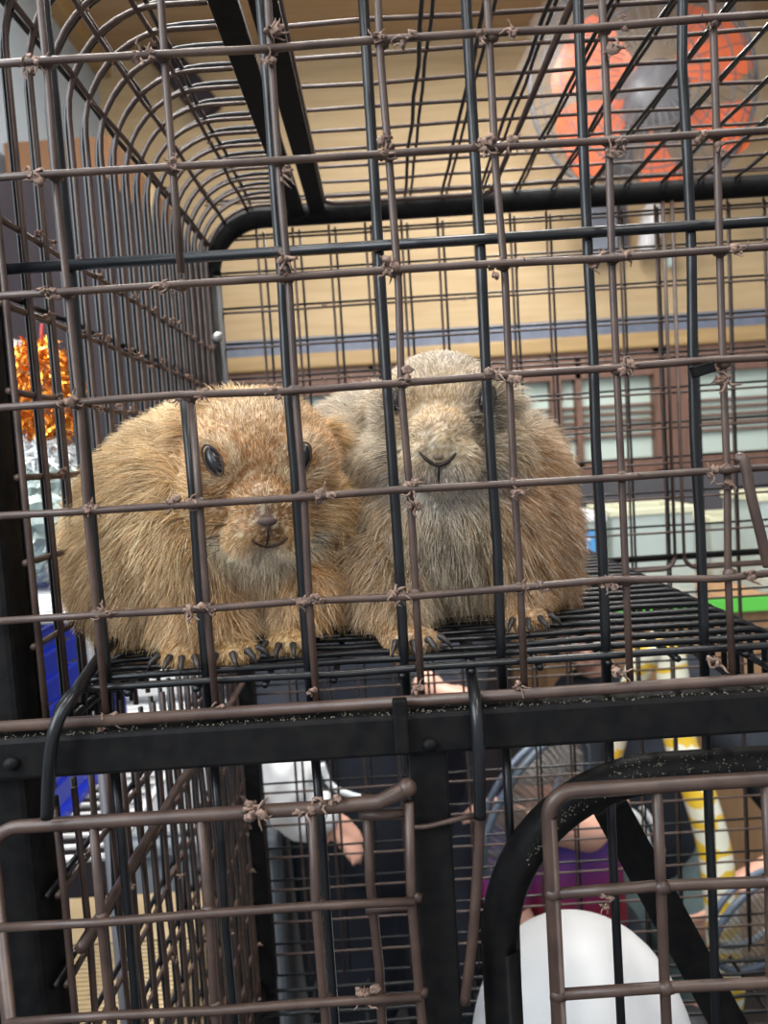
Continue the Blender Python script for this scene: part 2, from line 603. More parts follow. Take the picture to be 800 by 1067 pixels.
    # small hasp on the rail and tie round the middle post
    bm = bmesh.new()
    h = P(417, 745, .349)
    box(bm, h.x - .0035, h.x + .0035, .347, .352, P(417, 785, .349).z, P(417, 728, .349).z, .001)
    tube(bm, [(h.x, .346, P(417, 737, .349).z), (h.x, .349, P(417, 737, .349).z)], .0022, 10)
    obj('hasp', bm, M_frame, cage)
    bm = bmesh.new()
    t0, t1, t2 = P(421, 862, .353), P(445, 861, .353), P(478, 853, .353)
    tube(bm, spline([t0, t1, t2, P(500, 850, .358)]), .0013, 7)
    obj('wire_tie', bm, M_brown, cage, True)
    # ---- arched black door with brown mesh
    ar = bpy.data.objects.new('arched_door', None); C.objects.link(ar); ar.parent = cage; ar.matrix_parent_inverse = cage.matrix_world.inverted()
    Y = .375
    xv = P(522, 1000, Y).x
    zh = P(760, 800, Y).z
    R = .085
    x2 = XR - .06
    bm = bmesh.new()
    pts = [Vector((xv, Y, ZB - .02)), Vector((xv, Y, zh - R))]
    pts += arcpts((xv + R, Y, zh - R), R, PI, PI / 2, (1, 0, 0), (0, 0, 1), 16)
    pts += arcpts((x2 - R, Y, zh - R), R, PI / 2, 0, (1, 0, 0), (0, 0, 1), 10)
    pts += [Vector((x2, Y, ZB - .02))]
    tube(bm, pts, .0098, 16)
    o = obj('arch_frame', bm, M_frame, ar, True)
    bm = bmesh.new()
    for i in range(500):
        t = random.random()
        j = 8 + int(random.random() * 10)
        p = pts[min(j, len(pts) - 2)].lerp(pts[min(j + 1, len(pts) - 1)], t) if random.random() < .4 else Vector((random.uniform(xv + R * .7, xv + .25), Y, zh))
        if p.x > xv + R: p = Vector((p.x, Y, zh))
        a = random.uniform(-.5, 1.0)
        ell(bm, p + Vector((0, -.0098 * math.cos(a + .3), .0098 * math.sin(a + .3))), random.uniform(.0002, .0006), sub=1)
    obj('dust_specks', bm, M_dust, o, True)
    bm = bmesh.new()
    Y = .352
    xa = P(577, 960, Y).x; zt = P(690, 818, Y).z; R = .012
    x2b = XR - .09
    pts = [Vector((xa, Y, ZB)), Vector((xa, Y, zt - R))] + arcpts((xa + R, Y, zt - R), R, PI, PI / 2, (1, 0, 0), (0, 0, 1), 8) + [Vector((x2b, Y, zt)), Vector((x2b, Y, ZB))]
    tube(bm, pts, .0037, 12)
    obj('door_frame', bm, M_brown, ar, True)
    bm = bmesh.new()
    for i in range(1, 7):
        x = P(686, 850, Y).x + (i - 1) * .0518
        if x < x2b: wire(bm, (x, Y + .001, ZB), (x, Y + .001, zt), .0027)
    for v in (923, 1028):
        z = P(690, v, Y).z
        wire(bm, (xa, Y - .001, z), (x2b, Y - .001, z), .0027)
        for i in range(0, 4):
            x = P(686, 850, Y).x + (i - 1) * .0518
            ell(bm, (x, Y - .001, z), (.0048, .004, .0042), sub=1)
    obj('door_wire_mesh', bm, M_brown, ar, True)
    lint_spots.append((P(632, 938, Y - .003), 5))
    bm = bmesh.new()
    bar(bm, P(636, 842, .46), P(782, 1110, .46), .020, .006, (1, 0, 0), .001)
    obj('diagonal_brace', bm, M_frame, ar)
    # rust rod and hook
    bm = bmesh.new()
    tube(bm, spline([P(500, 840, .350), P(498, 900, .352), P(492, 980, .354), P(484, 1045, .356)]), .0026, 8)
    obj('latch_rod', bm, M_brown, cage, True)
    # dead wire bent off the mesh
    bm = bmesh.new()
    tube(bm, spline([P(768, 478, .353), P(775, 480, .351), P(783, 520, .350), P(792, 555, .35), P(800, 590, .352)]), .0024, 8)
    obj('bent_wire', bm, M_brown, cage, True)
    # small square clip on the wire
    bm = bmesh.new()
    p = P(732, 385, .354)
    bar(bm, p + Vector((-.004, 0, -.001)), p + Vector((.004, 0, .001)), .004, .005, (0, 0, 1), .0006)
    obj('clip', bm, M_frame, cage)
front_frame()

# --- lint caught on the wires
def lint():
    bm = bmesh.new()
    for p, kind in lint_spots:
        if p.x > .26: continue
        n = 2 if kind in (0, 4, 5) else 1
        if kind == 0 and random.random() < .25: n = 1
        if kind == 3 and random.random() < .4: continue
        for q in range(n):
            s = random.uniform(.8, 1.5) if kind in (0, 1) else (1.5 if kind == 4 else .8)
            if kind == 0: off = Vector((random.choice((-1, 1)) * random.uniform(.002, .010), random.gauss(0, .0008), random.gauss(0, .0007)))
            elif kind == 2: off = Vector((random.gauss(0, .001), random.gauss(0, .006), random.gauss(0, .002)))
            else: off = Vector((random.gauss(0, .004), random.gauss(0, .001), random.gauss(0, .002)))
            if kind == 0 and random.random() < .35: off = Vector((random.gauss(0, .001), 0, random.uniform(-.011, .008)))
            c = p + off
            for j in range(random.randint(2, 4)):
                cc = c + Vector((random.gauss(0, .0014), random.gauss(0, .0005), random.gauss(0, .0012))) * s
                vs = ell(bm, cc, (random.uniform(.0008, .0022) * s, .0012 * s, random.uniform(.0007, .0016) * s), sub=2)
                for v in vs: v.co += Vector((random.gauss(0, 1), random.gauss(0, 1), random.gauss(0, 1))) * .00040 * s
            for j in range(random.randint(2, 5)):
                a = random.uniform(0, 2 * PI); d = Vector((math.cos(a), random.uniform(-.4, .2), math.sin(a) - .25))
                p0 = c + d * .001; line = [p0]
                for k in range(5):
                    d = (d + Vector((random.gauss(0, .6), random.gauss(0, .3), random.gauss(0, .6)))).normalized()
                    p0 = p0 + d * random.uniform(.0007, .0013) * s; line.append(p0)
                tube(bm, line, [.00045 * s, .0005 * s, .00045 * s, .0004 * s, .0003 * s, .00015], 4)
    o = obj('lint', bm, M_lint, None, True)
    tag(o, 'brown tufts of shed lint caught on the wire joints of the cage', 'lint', kind='stuff')
lint()

# ------------------------------------------------------------------ wire shelf the animals stand on
def shelf():
    x0, x1 = -.150, .190
    t = thing('wire_shelf', 'black wire grid shelf hooked over the cage rail under the prairie dogs', 'shelf', (x0, .385, ZS - .03))
    bm = bmesh.new()
    y = .367
    R = .016
    while y < YB - .012:
        pts = [Vector((x0 - R, y, ZS - R - .016))] + arcpts((x0, y, ZS - R), R, PI, PI / 2, (1, 0, 0), (0, 0, 1), 6)
        for i in range(1, 8): pts.append(Vector((x0 + (x1 - x0) * i / 8, y + random.gauss(0, .0006), ZS + random.gauss(0, .0005))))
        pts += arcpts((x1, y, ZS - R), R, PI / 2, 0, (1, 0, 0), (0, 0, 1), 6) + [Vector((x1 + R, y, ZS - R - .03))]
        tube(bm, pts, .0019, 8)
        y += .0172
    obj('cross_wire_mesh', bm, M_black, t, True)
    bm = bmesh.new()
    for i in range(0, 10):
        x = x0 + .02 + i * .0335
        wire(bm, (x, .366, ZS - .0035), (x, YB - .012, ZS - .0035), .0017)
    for x, z in ((x0 - R, ZS - .02), (x1 + R, ZS - .025), (x1 + R, ZS - .044)):
        wire(bm, (x, .386, z), (x, YB - .012, z), .0024)
    obj('long_wire_mesh', bm, M_black, t, True)
    for pp in ([(118, 668, .412), (100, 690, .388), (78, 722, .356), (60, 752, .345), (52, 790, .343), (49, 852, .345)],
               [(487, 672, .41), (491, 700, .385), (494, 722, .356), (497, 750, .345), (499, 800, .344), (500, 852, .346)]):
        bm = bmesh.new()
        tube(bm, spline([P(*q) for q in pp]), .0030, 10)
        obj('hook', bm, M_black, t, True)
shelf()

# ------------------------------------------------------------------ prairie dogs
def srgb(r, g, b):
    f = lambda c: (c / 255 / 12.92) if c / 255 <= .04045 else ((c / 255 + .055) / 1.055) ** 2.4
    return np.array([f(r), f(g), f(b)])

def head_rot(pitch, yaw, roll):
    "local x = image right, y = away from the viewer, z = up"
    return Matrix.Rotation(yaw, 3, 'Z') @ Matrix.Rotation(pitch, 3, 'X') @ Matrix.Rotation(roll, 3, 'Y')

def prairie_dog(label, head_c, hrot, hs, body, legs, paws, eyes_px, mouth_px, nose_px, colour, seed, hair_n, ear_side):
    g = np.random.default_rng(seed)
    base = P(*paws[0]['wrist']); base.z = ZS
    t = thing('prairie_dog', label, 'animal', base, 'prairie dogs on the wire shelf')
    bm = bmesh.new()
    H = Vector(head_c)
    L = lambda x, y, z: H + hrot @ (Vector((x, y, z)) * hs)
    def he(c, r): ell(bm, L(*c), tuple(q * hs for q in r), hrot)
    he((0, .004, .004), (.0405, .043, .041))
    for s in (-1, 1):
        he((s * .022, -.004, -.016), (.0255, .028, .026))
        he((s * .020, -.020, .010), (.0185, .020, .020))
        he((s * .0095, -.044, -.0215), (.0125, .0125, .0115))
        he((s * .038, .018, .014), (.006, .007, .0105))
    he((0, -.030, -.008), (.0195, .026, .0165))
    he((0, -.040, -.0165), (.0165, .019, .0125))
    he((0, -.0530, -.0140), (.0088, .0068, .0085))
    he((0, -.034, -.030), (.0135, .016, .010))
    for c, r in body: ell(bm, P(*c), r)
    for pts, rs in legs:
        limb(bm, [P(*q) for q in pts], rs)
    claws = []
    for pw in paws:
        w = P(*pw['wrist'])
        for (u, v, Y), r in pw['toes']:
            tip = P(u, v, Y)
            tip.z = max(tip.z, ZS + .0060)
            mid = w.lerp(tip, .55) + Vector((0, 0, .0035))
            limb(bm, [w, mid, tip], [.0075, .0055, .0048], 2)
            d = (tip - w); d.z = 0; d.normalize()
            claws.append((tip, d))
    me = fuse(bm, .0019, 5, .5)
    bo = link('body', me, M_fur, t)
    # surface lookup
    bvh = BVHTree.FromPolygons([v.co.copy() for v in me.vertices], [tuple(p.vertices) for p in me.polygons])
    def hit(u, v):
        d = ray(u, v).normalized()
        q = bvh.ray_cast(CAM, d)
        return q[0], q[1]
    eyes = []
    for (u, v, tilt, sx, sz) in eyes_px:
        p, n = hit(u, v)
        if p is None: continue
        c = p - n * .0022
        bm = bmesh.new()
        x = Vector((1, 0, 0)); x = (x - n * x.dot(n)).normalized(); z = n.cross(x) * 1.0
        if z.z < 0: z = -z
        ca, sa = math.cos(tilt), math.sin(tilt)
        ax, az = x * ca + z * sa, z * ca - x * sa
        rot = Matrix((ax, n, az)).transposed()
        ell(bm, c, (sx, .0048, sz), rot)
        obj('eye', bm, M_eye, t, True)
        eyes.append((c, sz, rot, sx))
        # eyelid rim
        bm = bmesh.new()
        pts = [c + n * .0030 + ax * (sx * 1.02 * math.cos(a)) + az * (sz * 1.05 * math.sin(a)) for a in [2 * PI * i / 24 for i in range(25)]]
        tube(bm, pts, .0005, 6)
        obj('eyelid', bm, M_lip, t, True)
    lips = []
    for line, r in mouth_px:
        pts = []
        for q in line:
            p, n = hit(*q)
            if p is not None: pts.append(p + n * .0004)
        if len(pts) > 1:
            bm = bmesh.new()
            pts = spline(pts, 4)
            rs = [r * (.45 + .55 * math.sin(PI * i / (len(pts) - 1))) for i in range(len(pts))]
            tube(bm, pts, rs, 7)
            obj('mouth', bm, M_lip, t, True)
            lips += [np.array(p) for p in pts]
    # nose pad
    p, n = hit(*nose_px['at'])
    bm = bmesh.new()
    ell(bm, p - n * .0024, (nose_px['w'], .0034, nose_px['h']))
    nose = obj('nose', bm, nose_px['mat'], t, True)
    npos = np.array(p)
    for tip, d in claws:
        bm = bmesh.new()
        L0 = .0105
        pts = [tip + d * .001 + Vector((0, 0, .001)), tip + d * (L0 * .45) + Vector((0, 0, .0022)), tip + d * (L0 * .8) + Vector((0, 0, -.0008)), tip + d * L0 + Vector((0, 0, -.0040))]
        for q in pts: q.z = max(q.z, ZS + .0020)
        tube(bm, pts, [.0021, .0019, .0013, .0003], 7)
        obj('claw', bm, M_claw, t, True)
    # ---- fur
    me.calc_loop_triangles()
    nt = len(me.loop_triangles)
    tv = np.empty(nt * 3, dtype=np.int32); me.loop_triangles.foreach_get('vertices', tv); tv = tv.reshape(nt, 3)
    co = np.empty(len(me.vertices) * 3); me.vertices.foreach_get('co', co); co = co.reshape(-1, 3)
    vn = np.empty(len(me.vertices) * 3); me.vertices.foreach_get('normal', vn); vn = vn.reshape(-1, 3)
    A, B, D = co[tv[:, 0]], co[tv[:, 1]], co[tv[:, 2]]
    area = .5 * np.linalg.norm(np.cross(B - A, D - A), axis=1)
    cen = (A + B + D) / 3
    Hn = np.array(H); R = np.array(hrot)
    hl = lambda p: (p - Hn) @ R / hs            # into head space
    lc = hl(cen)
    onhead = (np.abs(lc[:, 0]) < .05) & (np.abs(lc[:, 2]) < .055) & (lc[:, 1] < .02)
    wt = area * np.where(onhead, 2.3, 1.0) * np.where(cen[:, 1] > .56, .45, 1.0)
    idx = g.choice(nt, hair_n, p=wt / wt.sum())
    a, b = g.random(hair_n), g.random(hair_n)
    f = a + b > 1; a[f] = 1 - a[f]; b[f] = 1 - b[f]
    root = A[idx] + (B[idx] - A[idx]) * a[:, None] + (D[idx] - A[idx]) * b[:, None]
    nr = vn[tv[idx, 0]] * (1 - a - b)[:, None] + vn[tv[idx, 1]] * a[:, None] + vn[tv[idx, 2]] * b[:, None]
    nr /= np.linalg.norm(nr, axis=1)[:, None] + 1e-9
    l = hl(root)
    keep = np.ones(hair_n, bool)
    for c, rr, ex, sx_ in eyes:
        keep &= np.linalg.norm(((root - np.array(c)) @ np.array(ex)) / np.array([sx_, .006, rr]), axis=1) > 1.0
    for q in lips:
        keep &= np.linalg.norm(root - q, axis=1) > .0011
    keep &= np.linalg.norm(root - npos, axis=1) > .0022
    root, nr, l = root[keep], nr[keep], l[keep]
    n = len(root)
    # head weight: 1 on the face, 0 on the body
    hd = np.sqrt((l[:, 0] / .043) ** 2 + ((l[:, 1] + .008) / .055) ** 2 + ((l[:, 2] + .002) / .046) ** 2)
    w = np.clip((1.18 - hd) / .22, 0, 1)
    muz = np.exp(-(((l[:, 0]) / .02) ** 2 + ((l[:, 1] + .05) / .022) ** 2 + ((l[:, 2] + .02) / .016) ** 2))
    zr = root[:, 2] - ZS
    paw = np.clip((.024 - zr) / .012, 0, 1) * (root[:, 1] < .47)
    length = (.0165 * (1 - w) + .0058 * w) * (1 - .50 * muz) * (1 - .80 * paw) * g.uniform(.65, 1.25, n)
    cheek = w * np.clip((np.abs(l[:, 0]) - .026) / .016, 0, 1)
    tipn = np.exp(-((l[:, 0] / .009) ** 2 + ((l[:, 1] + .058) / .012) ** 2 + ((l[:, 2] + .013) / .010) ** 2))
    length *= (1 + .7 * cheek) * (1 - .55 * tipn)
    # combing
    nosew = np.array(L(0, -.055, -.014))
    fb = root - np.array(H) + np.array([0, .02, 0]); fb[:, 2] -= .045
    fh = root - nosew
    flow = fb / (np.linalg.norm(fb, axis=1)[:, None] + 1e-9) * (1 - w)[:, None] + fh / (np.linalg.norm(fh, axis=1)[:, None] + 1e-9) * w[:, None]
    flow += g.normal(0, .25, (n, 3))
    # clumps on the coat
    cl = np.stack([np.sin(root[:, 0] * 410 + root[:, 2] * 190 + root[:, 1] * 130), np.cos(root[:, 1] * 350 - root[:, 2] * 260), np.sin(root[:, 2] * 380 + root[:, 0] * 240)], 1)
    flow += cl * (.34 * (1 - w))[:, None]
    flow -= nr * (flow * nr).sum(1)[:, None]
    flow /= np.linalg.norm(flow, axis=1)[:, None] + 1e-9
    lift = (.70 * (1 - w) + .42 * w + g.normal(0, .18, n))[:, None]
    d0 = nr * lift + flow
    d0 /= np.linalg.norm(d0, axis=1)[:, None]
    K = 5
    pos = np.empty((n, K, 3)); rad = np.empty((n, K))
    curl = np.array([0, 0, -1.0])
    for k in range(K):
        s = k / (K - 1)
        pos[:, k] = root - nr * .0006 + d0 * (length * s)[:, None] + (curl * .16 - nr * .10) * (length * s * s)[:, None]
        rad[:, k] = (.00021 * (1 - .75 * s ** 1.5)) * (.8 + .4 * 0)
    col = colour(l, root, w, muz, paw, eyes, g)
    fld = np.sin(root[:, 0] * 95 + 2.1 * np.sin(root[:, 2] * 80)) * np.sin(root[:, 2] * 110 + 1.7 * np.sin(root[:, 0] * 70 + root[:, 1] * 60))
    fld2 = np.sin(root[:, 0] * 330 + root[:, 1] * 210) * np.cos(root[:, 2] * 290 - root[:, 1] * 170)
    col = col * (1 + (.16 * fld + .16 * fld2) * (1 - .5 * w))[:, None]
    col = (col * .93 + col.mean(1)[:, None] * .07) * 1.16
    if lips:
        lp = np.array(lips)
        dl = np.full(n, 9.0)
        near = np.where(np.linalg.norm(root - lp.mean(0), axis=1) < .03)[0]
        for q in lp: dl[near] = np.minimum(dl[near], np.linalg.norm(root[near] - q, axis=1))
        col = mixc(col, np.array([.05, .034, .026]), np.clip(1 - dl / .0030, 0, 1) * .75)
    vl = hl(co); nv = len(co)
    vh = np.sqrt((vl[:, 0] / .043) ** 2 + ((vl[:, 1] + .008) / .055) ** 2 + ((vl[:, 2] + .002) / .046) ** 2)
    vw = np.clip((1.18 - vh) / .22, 0, 1)
    vc = colour(vl, co, vw, vw * 0, np.clip((.024 - co[:, 2] + ZS) / .012, 0, 1) * (co[:, 1] < .47), eyes, g) * .72
    va = me.attributes.new('hair_color', 'FLOAT_COLOR', 'POINT')
    va.data.foreach_set('color', np.concatenate([np.clip(vc, 0, 1), np.ones((nv, 1))], 1).reshape(-1).astype(np.float32))
    # whiskers
    wn = 26
    wp = np.empty((wn, K, 3))
    for i in range(wn):
        s = -1 if i % 2 else 1
        st = np.array(L(s * random.uniform(.012, .019), -.044, random.uniform(-.028, -.014)))
        dv = R @ np.array([s * 1.0, random.uniform(-.25, .25), random.uniform(-.35, .25)])
        Lw = random.uniform(.018, .034)
        for k in range(K):
            q = k / (K - 1)
            wp[i, k] = st + dv * Lw * q + np.array([0, 0, -.004]) * q * q
    pos = np.concatenate([pos, wp]); rad = np.concatenate([rad, np.tile(np.linspace(.00016, .00005, K), (wn, 1))])
    col = np.concatenate([col, np.tile([.03, .02, .015], (wn, 1))])
    n += wn
    cv = bpy.data.hair_curves.new('fur')
    cv.add_curves([K] * n)
    cv.position_data.foreach_set('vector', pos.reshape(-1).astype(np.float32))
    ra = cv.attributes.get('radius') or cv.attributes.new('radius', 'FLOAT', 'POINT')
    ra.data.foreach_set('value', rad.reshape(-1).astype(np.float32))
    ca = cv.attributes.new('hair_color', 'FLOAT_COLOR', 'CURVE')
    ca.data.foreach_set('color', np.concatenate([np.clip(col, 0, 1), np.ones((n, 1))], 1).reshape(-1).astype(np.float32))
    link('fur', cv, M_fur, t, False)
    return t

def mixc(a, b, w):
    return a * (1 - w)[:, None] + b * w[:, None]

def ticking(c, g, dark, light, pd, pl):
    n = len(c)
    u = g.random(n)
    c = np.where((u < pd)[:, None], c * .55 + np.array(dark) * .45, c)
    c = np.where((u > 1 - pl)[:, None], c * .5 + np.array(light) * .5, c)
    return c * g.uniform(.8, 1.2, n)[:, None]

M_nose1 = mat('dusky_nose', (.060, .038, .030), .7)
M_nose2 = mat('tan_nose', (.22, .16, .11), .7)

def colour1(l, p, w, muz, paw, eyes, g):
    n = len(p)
    gold = srgb(206, 166, 104); orange = srgb(196, 136, 72); cream = srgb(214, 190, 150); cr2 = srgb(226, 212, 188)
    z = p[:, 2] - ZS
    c = np.tile(gold, (n, 1))
    c = mixc(c, orange, np.clip((.085 - z) / .05, 0, 1) * .75)
    left = np.clip((-.085 - p[:, 0]) / .03, 0, 1)
    c = mixc(c, cream, left * .55)
    belly = np.exp(-(((p[:, 0] + .068) / .026) ** 2)) * np.clip((.052 - z) / .02, 0, 1) * (p[:, 1] < .5)
    c = mixc(c, cream * .8, belly * .7)
    # face
    fc = np.tile(srgb(188, 138, 84), (n, 1))
    crown = np.clip((l[:, 2] - .022) / .02, 0, 1)
    fc = mixc(fc, srgb(186, 156, 116), crown)
    side = np.clip((np.abs(l[:, 0]) - .022) / .012, 0, 1) * np.clip((.012 - l[:, 2]) / .02, 0, 1)
    fc = mixc(fc, srgb(206, 168, 112), side)
    chin = np.clip((-.022 - l[:, 2]) / .006, 0, 1) * (np.abs(l[:, 0]) < .034)
    fc = mixc(fc, srgb(246, 232, 208), chin)
    ms = np.clip(1 - np.abs(np.abs(l[:, 0]) - .017) / .009, 0, 1) * np.clip(1 - np.abs(l[:, 2] + .02) / .011, 0, 1)
    fc = mixc(fc, srgb(216, 182, 128), ms * .8)
    br = np.exp(-(((l[:, 0]) / .0075) ** 2 + ((l[:, 2] + .010) / .014) ** 2)) * (l[:, 1] < -.03)
    fc = mixc(fc, srgb(76, 52, 40), br * .95)
    dk = np.exp(-(((np.abs(l[:, 0]) - .026) / .009) ** 2 + ((l[:, 2] + .008) / .007) ** 2))
    fc = mixc(fc, srgb(120, 84, 52), dk * .5)
    for e, r, _m, _s in eyes:
        d = np.linalg.norm(p - np.array(e), axis=1)
        fc = mixc(fc, srgb(222, 200, 164), np.clip(1 - np.abs(d - r * 1.3) / (r * .45), 0, 1) * .85)
    # far side eye patch
    c = mixc(c, fc, w)
    c = mixc(c, srgb(206, 160, 96), paw * .8)
    return ticking(c, g, srgb(64, 42, 26), srgb(246, 230, 196), .30, .28)

def colour2(l, p, w, muz, paw, eyes, g):
    n = len(p)
    z = p[:, 2] - ZS
    body = srgb(188, 152, 106); orange = srgb(172, 128, 82); grey = srgb(196, 184, 164); chest = srgb(160, 145, 120)
    c = np.tile(body, (n, 1))
    c = mixc(c, grey, np.clip((z - .095) / .03, 0, 1) * .85)
    rside = np.clip((p[:, 0] - .055) / .02, 0, 1) * np.clip((.12 - z) / .04, 0, 1)
    c = mixc(c, orange, rside * .9)
    ch = np.exp(-(((p[:, 0] - .032) / .026) ** 2)) * np.clip((.095 - z) / .02, 0, 1) * (p[:, 1] < .49)
    c = mixc(c, chest, ch * .9)
    dkc = np.exp(-(((p[:, 0] - .032) / .013) ** 2 + ((z - .057) / .011) ** 2)) * (p[:, 1] < .49)
    c = mixc(c, srgb(96, 82, 66), dkc * .75)
    fc = np.tile(srgb(196, 172, 136), (n, 1))
    crown = np.clip((l[:, 2] - .018) / .02, 0, 1)
    fc = mixc(fc, srgb(176, 160, 138), crown)
    br = np.exp(-(((l[:, 0]) / .014) ** 2 + ((l[:, 2] - .004) / .012) ** 2)) * (l[:, 1] < -.02)
    fc = mixc(fc, srgb(206, 168, 116), br * .8)
    chin = np.clip((-.022 - l[:, 2]) / .006, 0, 1)
    fc = mixc(fc, srgb(192, 180, 166), chin)
    dk = np.exp(-(((l[:, 0] - .026) / .0095) ** 2 + ((l[:, 2] - .004) / .017) ** 2))
    fc = mixc(fc, srgb(58, 46, 38), dk * .95)
    dk = np.exp(-(((l[:, 0] + .029) / .007) ** 2 + ((l[:, 2] - .010) / .009) ** 2))
    fc = mixc(fc, srgb(110, 92, 74), dk * .6)
    nl = np.clip(1 - np.abs(l[:, 0] + .004) / .004, 0, 1) * np.clip(1 - np.abs(l[:, 2] + .008) / .007, 0, 1) * (l[:, 1] < -.035)
    fc = mixc(fc, srgb(110, 94, 74), nl * .85)
    c = mixc(c, fc, w)
    c = mixc(c, srgb(196, 150, 94), paw * .8)
    cheek = np.clip((-.024 - l[:, 0]) / .012, 0, 1) * np.exp(-((l[:, 2] + .012) / .022) ** 2) * np.clip((1.6 - np.abs(l[:, 0]) / .04), 0, 1)
    c = mixc(c, srgb(232, 224, 206), cheek * .7)
    return ticking(c, g, srgb(66, 52, 40), srgb(240, 230, 212), .30, .30)

h1 = P(272, 492, .430)
prairie_dog('golden tan prairie dog sitting hunched with its head tilted down',
    h1, head_rot(math.radians(14), math.radians(11), math.radians(3)), 1.0,
    [((208, 552, .50), (.072, .105, .070)), ((172, 578, .475), (.053, .075, .056)), ((272, 556, .47), (.058, .060, .045)), ((182, 618, .47), (.046, .06, .030)),
     ((252, 515, .465), (.056, .05, .06)), ((222, 522, .56), (.062, .09, .072)), ((152, 636, .48), (.032, .05, .028)), ((282, 576, .452), (.040, .03, .028)), ((190, 520, .52), (.050, .07, .056))],
    [([(190, 600, .435), (200, 650, .412), (196, 678, .400)], [.030, .0165, .0095]),
     ([(215, 620, .43), (226, 660, .408), (232, 678, .400)], [.026, .0150, .0095]),
     ([(315, 610, .44), (308, 645, .424), (300, 668, .414)], [.024, .0135, .0095])],
    [dict(wrist=(195, 676, .400), toes=[((174, 690, .394), 1), ((183, 695, .390), 1), ((192, 697, .388), 1), ((202, 695, .388), 1)]),
     dict(wrist=(234, 676, .400), toes=[((228, 694, .389), 1), ((241, 693, .389), 1), ((253, 689, .392), 1), ((262, 683, .397), 1)]),
     dict(wrist=(302, 668, .414), toes=[((284, 677, .406), 1), ((294, 681, .402), 1), ((305, 681, .401), 1), ((316, 678, .402), 1)])],
    [(222, 480, math.radians(24), .0041, .0082), (314, 478, math.radians(-20), .0044, .0082)],
    [([(262, 562), (269, 567), (278, 569), (289, 567), (300, 560)], .0008), ([(279, 546), (279, 556), (278, 568)], .0006)],
    dict(at=(278, 542), w=.0052, h=.0026, mat=M_nose1), colour1, 3, 105000, 1)

h2 = P(459, 446, .455)
prairie_dog('greyish beige prairie dog standing with its nose raised towards the wire',
    h2, head_rot(math.radians(-4), math.radians(-6), math.radians(0)), 1.0,
    [((455, 545, .495), (.068, .075, .060)), ((470, 566, .485), (.064, .06, .044)), ((395, 515, .55), (.062, .085, .074)), ((525, 555, .51), (.044, .06, .056)),
     ((456, 535, .462), (.046, .040, .050)), ((402, 585, .48), (.045, .05, .042)), ((460, 480, .50), (.055, .05, .05)), ((540, 590, .50), (.034, .045, .034)), ((392, 472, .56), (.044, .06, .040)), ((540, 505, .51), (.030, .04, .045))],
    [([(405, 590, .45), (414, 645, .418), (423, 676, .402)], [.030, .0150, .0090]),
     ([(530, 590, .465), (540, 630, .445), (543, 650, .434)], [.028, .0145, .0095])],
    [dict(wrist=(424, 672, .402), toes=[((417, 691, .392), 1), ((430, 692, .390), 1), ((442, 689, .392), 1), ((452, 684, .396), 1)]),
     dict(wrist=(545, 648, .434), toes=[((538, 661, .426), 1), ((549, 662, .424), 1), ((558, 660, .426), 1), ((566, 656, .430), 1)])],
    [(410, 417, math.radians(10), .0046, .0070), (507, 416, math.radians(-12), .0050, .0075)],
    [([(437, 471), (445, 479), (456, 484), (467, 480), (475, 472)], .0012), ([(457, 485), (457, 496), (457, 506)], .0006), ([(436, 505), (447, 508), (458, 508), (470, 507), (484, 504)], .0009)],
    dict(at=(457, 477), w=.0042, h=.0026, mat=M_nose2), colour2, 5, 100000, 1)

# ------------------------------------------------------------------ white basin hide in the lower half
def dome():
    c = P(602, 1000, .60)
    t = thing('plastic_basin', 'white plastic basin turned upside down inside the lower half of the cage', 'basin', (c.x, .60, ZB + .003))
    top = P(602, 986, .58).z
    prof = [(.104, ZB + .003), (.104, ZB + .010), (.098, ZB + .011), (.096, ZB + .05)]
    h = top - ZB
    for i in range(0, 13):
        a = i / 12 * PI / 2
        prof.append((.094 * math.cos(a) ** .75 if i < 12 else .0005, ZB + .07 + (h - .07) * math.sin(a)))
    bm = bmesh.new()
    n = 48
    rings = [[bm.verts.new((c.x + r * math.cos(2 * PI * j / n), .60 + r * math.sin(2 * PI * j / n), z)) for j in range(n)] for r, z in prof]
    for a, b in zip(rings, rings[1:]):
        for j in range(n): bm.faces.new((a[j], a[(j + 1) % n], b[(j + 1) % n], b[j]))
    bm.faces.new(rings[-1])
    obj('shell', bm, M_white, t, True)
    bm = bmesh.new()
    tube(bm, [(c.x + .104 * math.cos(2 * PI * j / n), .60 + .104 * math.sin(2 * PI * j / n), ZB + .010) for j in range(n + 1)], .004, 8)
    obj('rim', bm, M_white, t, True)
dome()

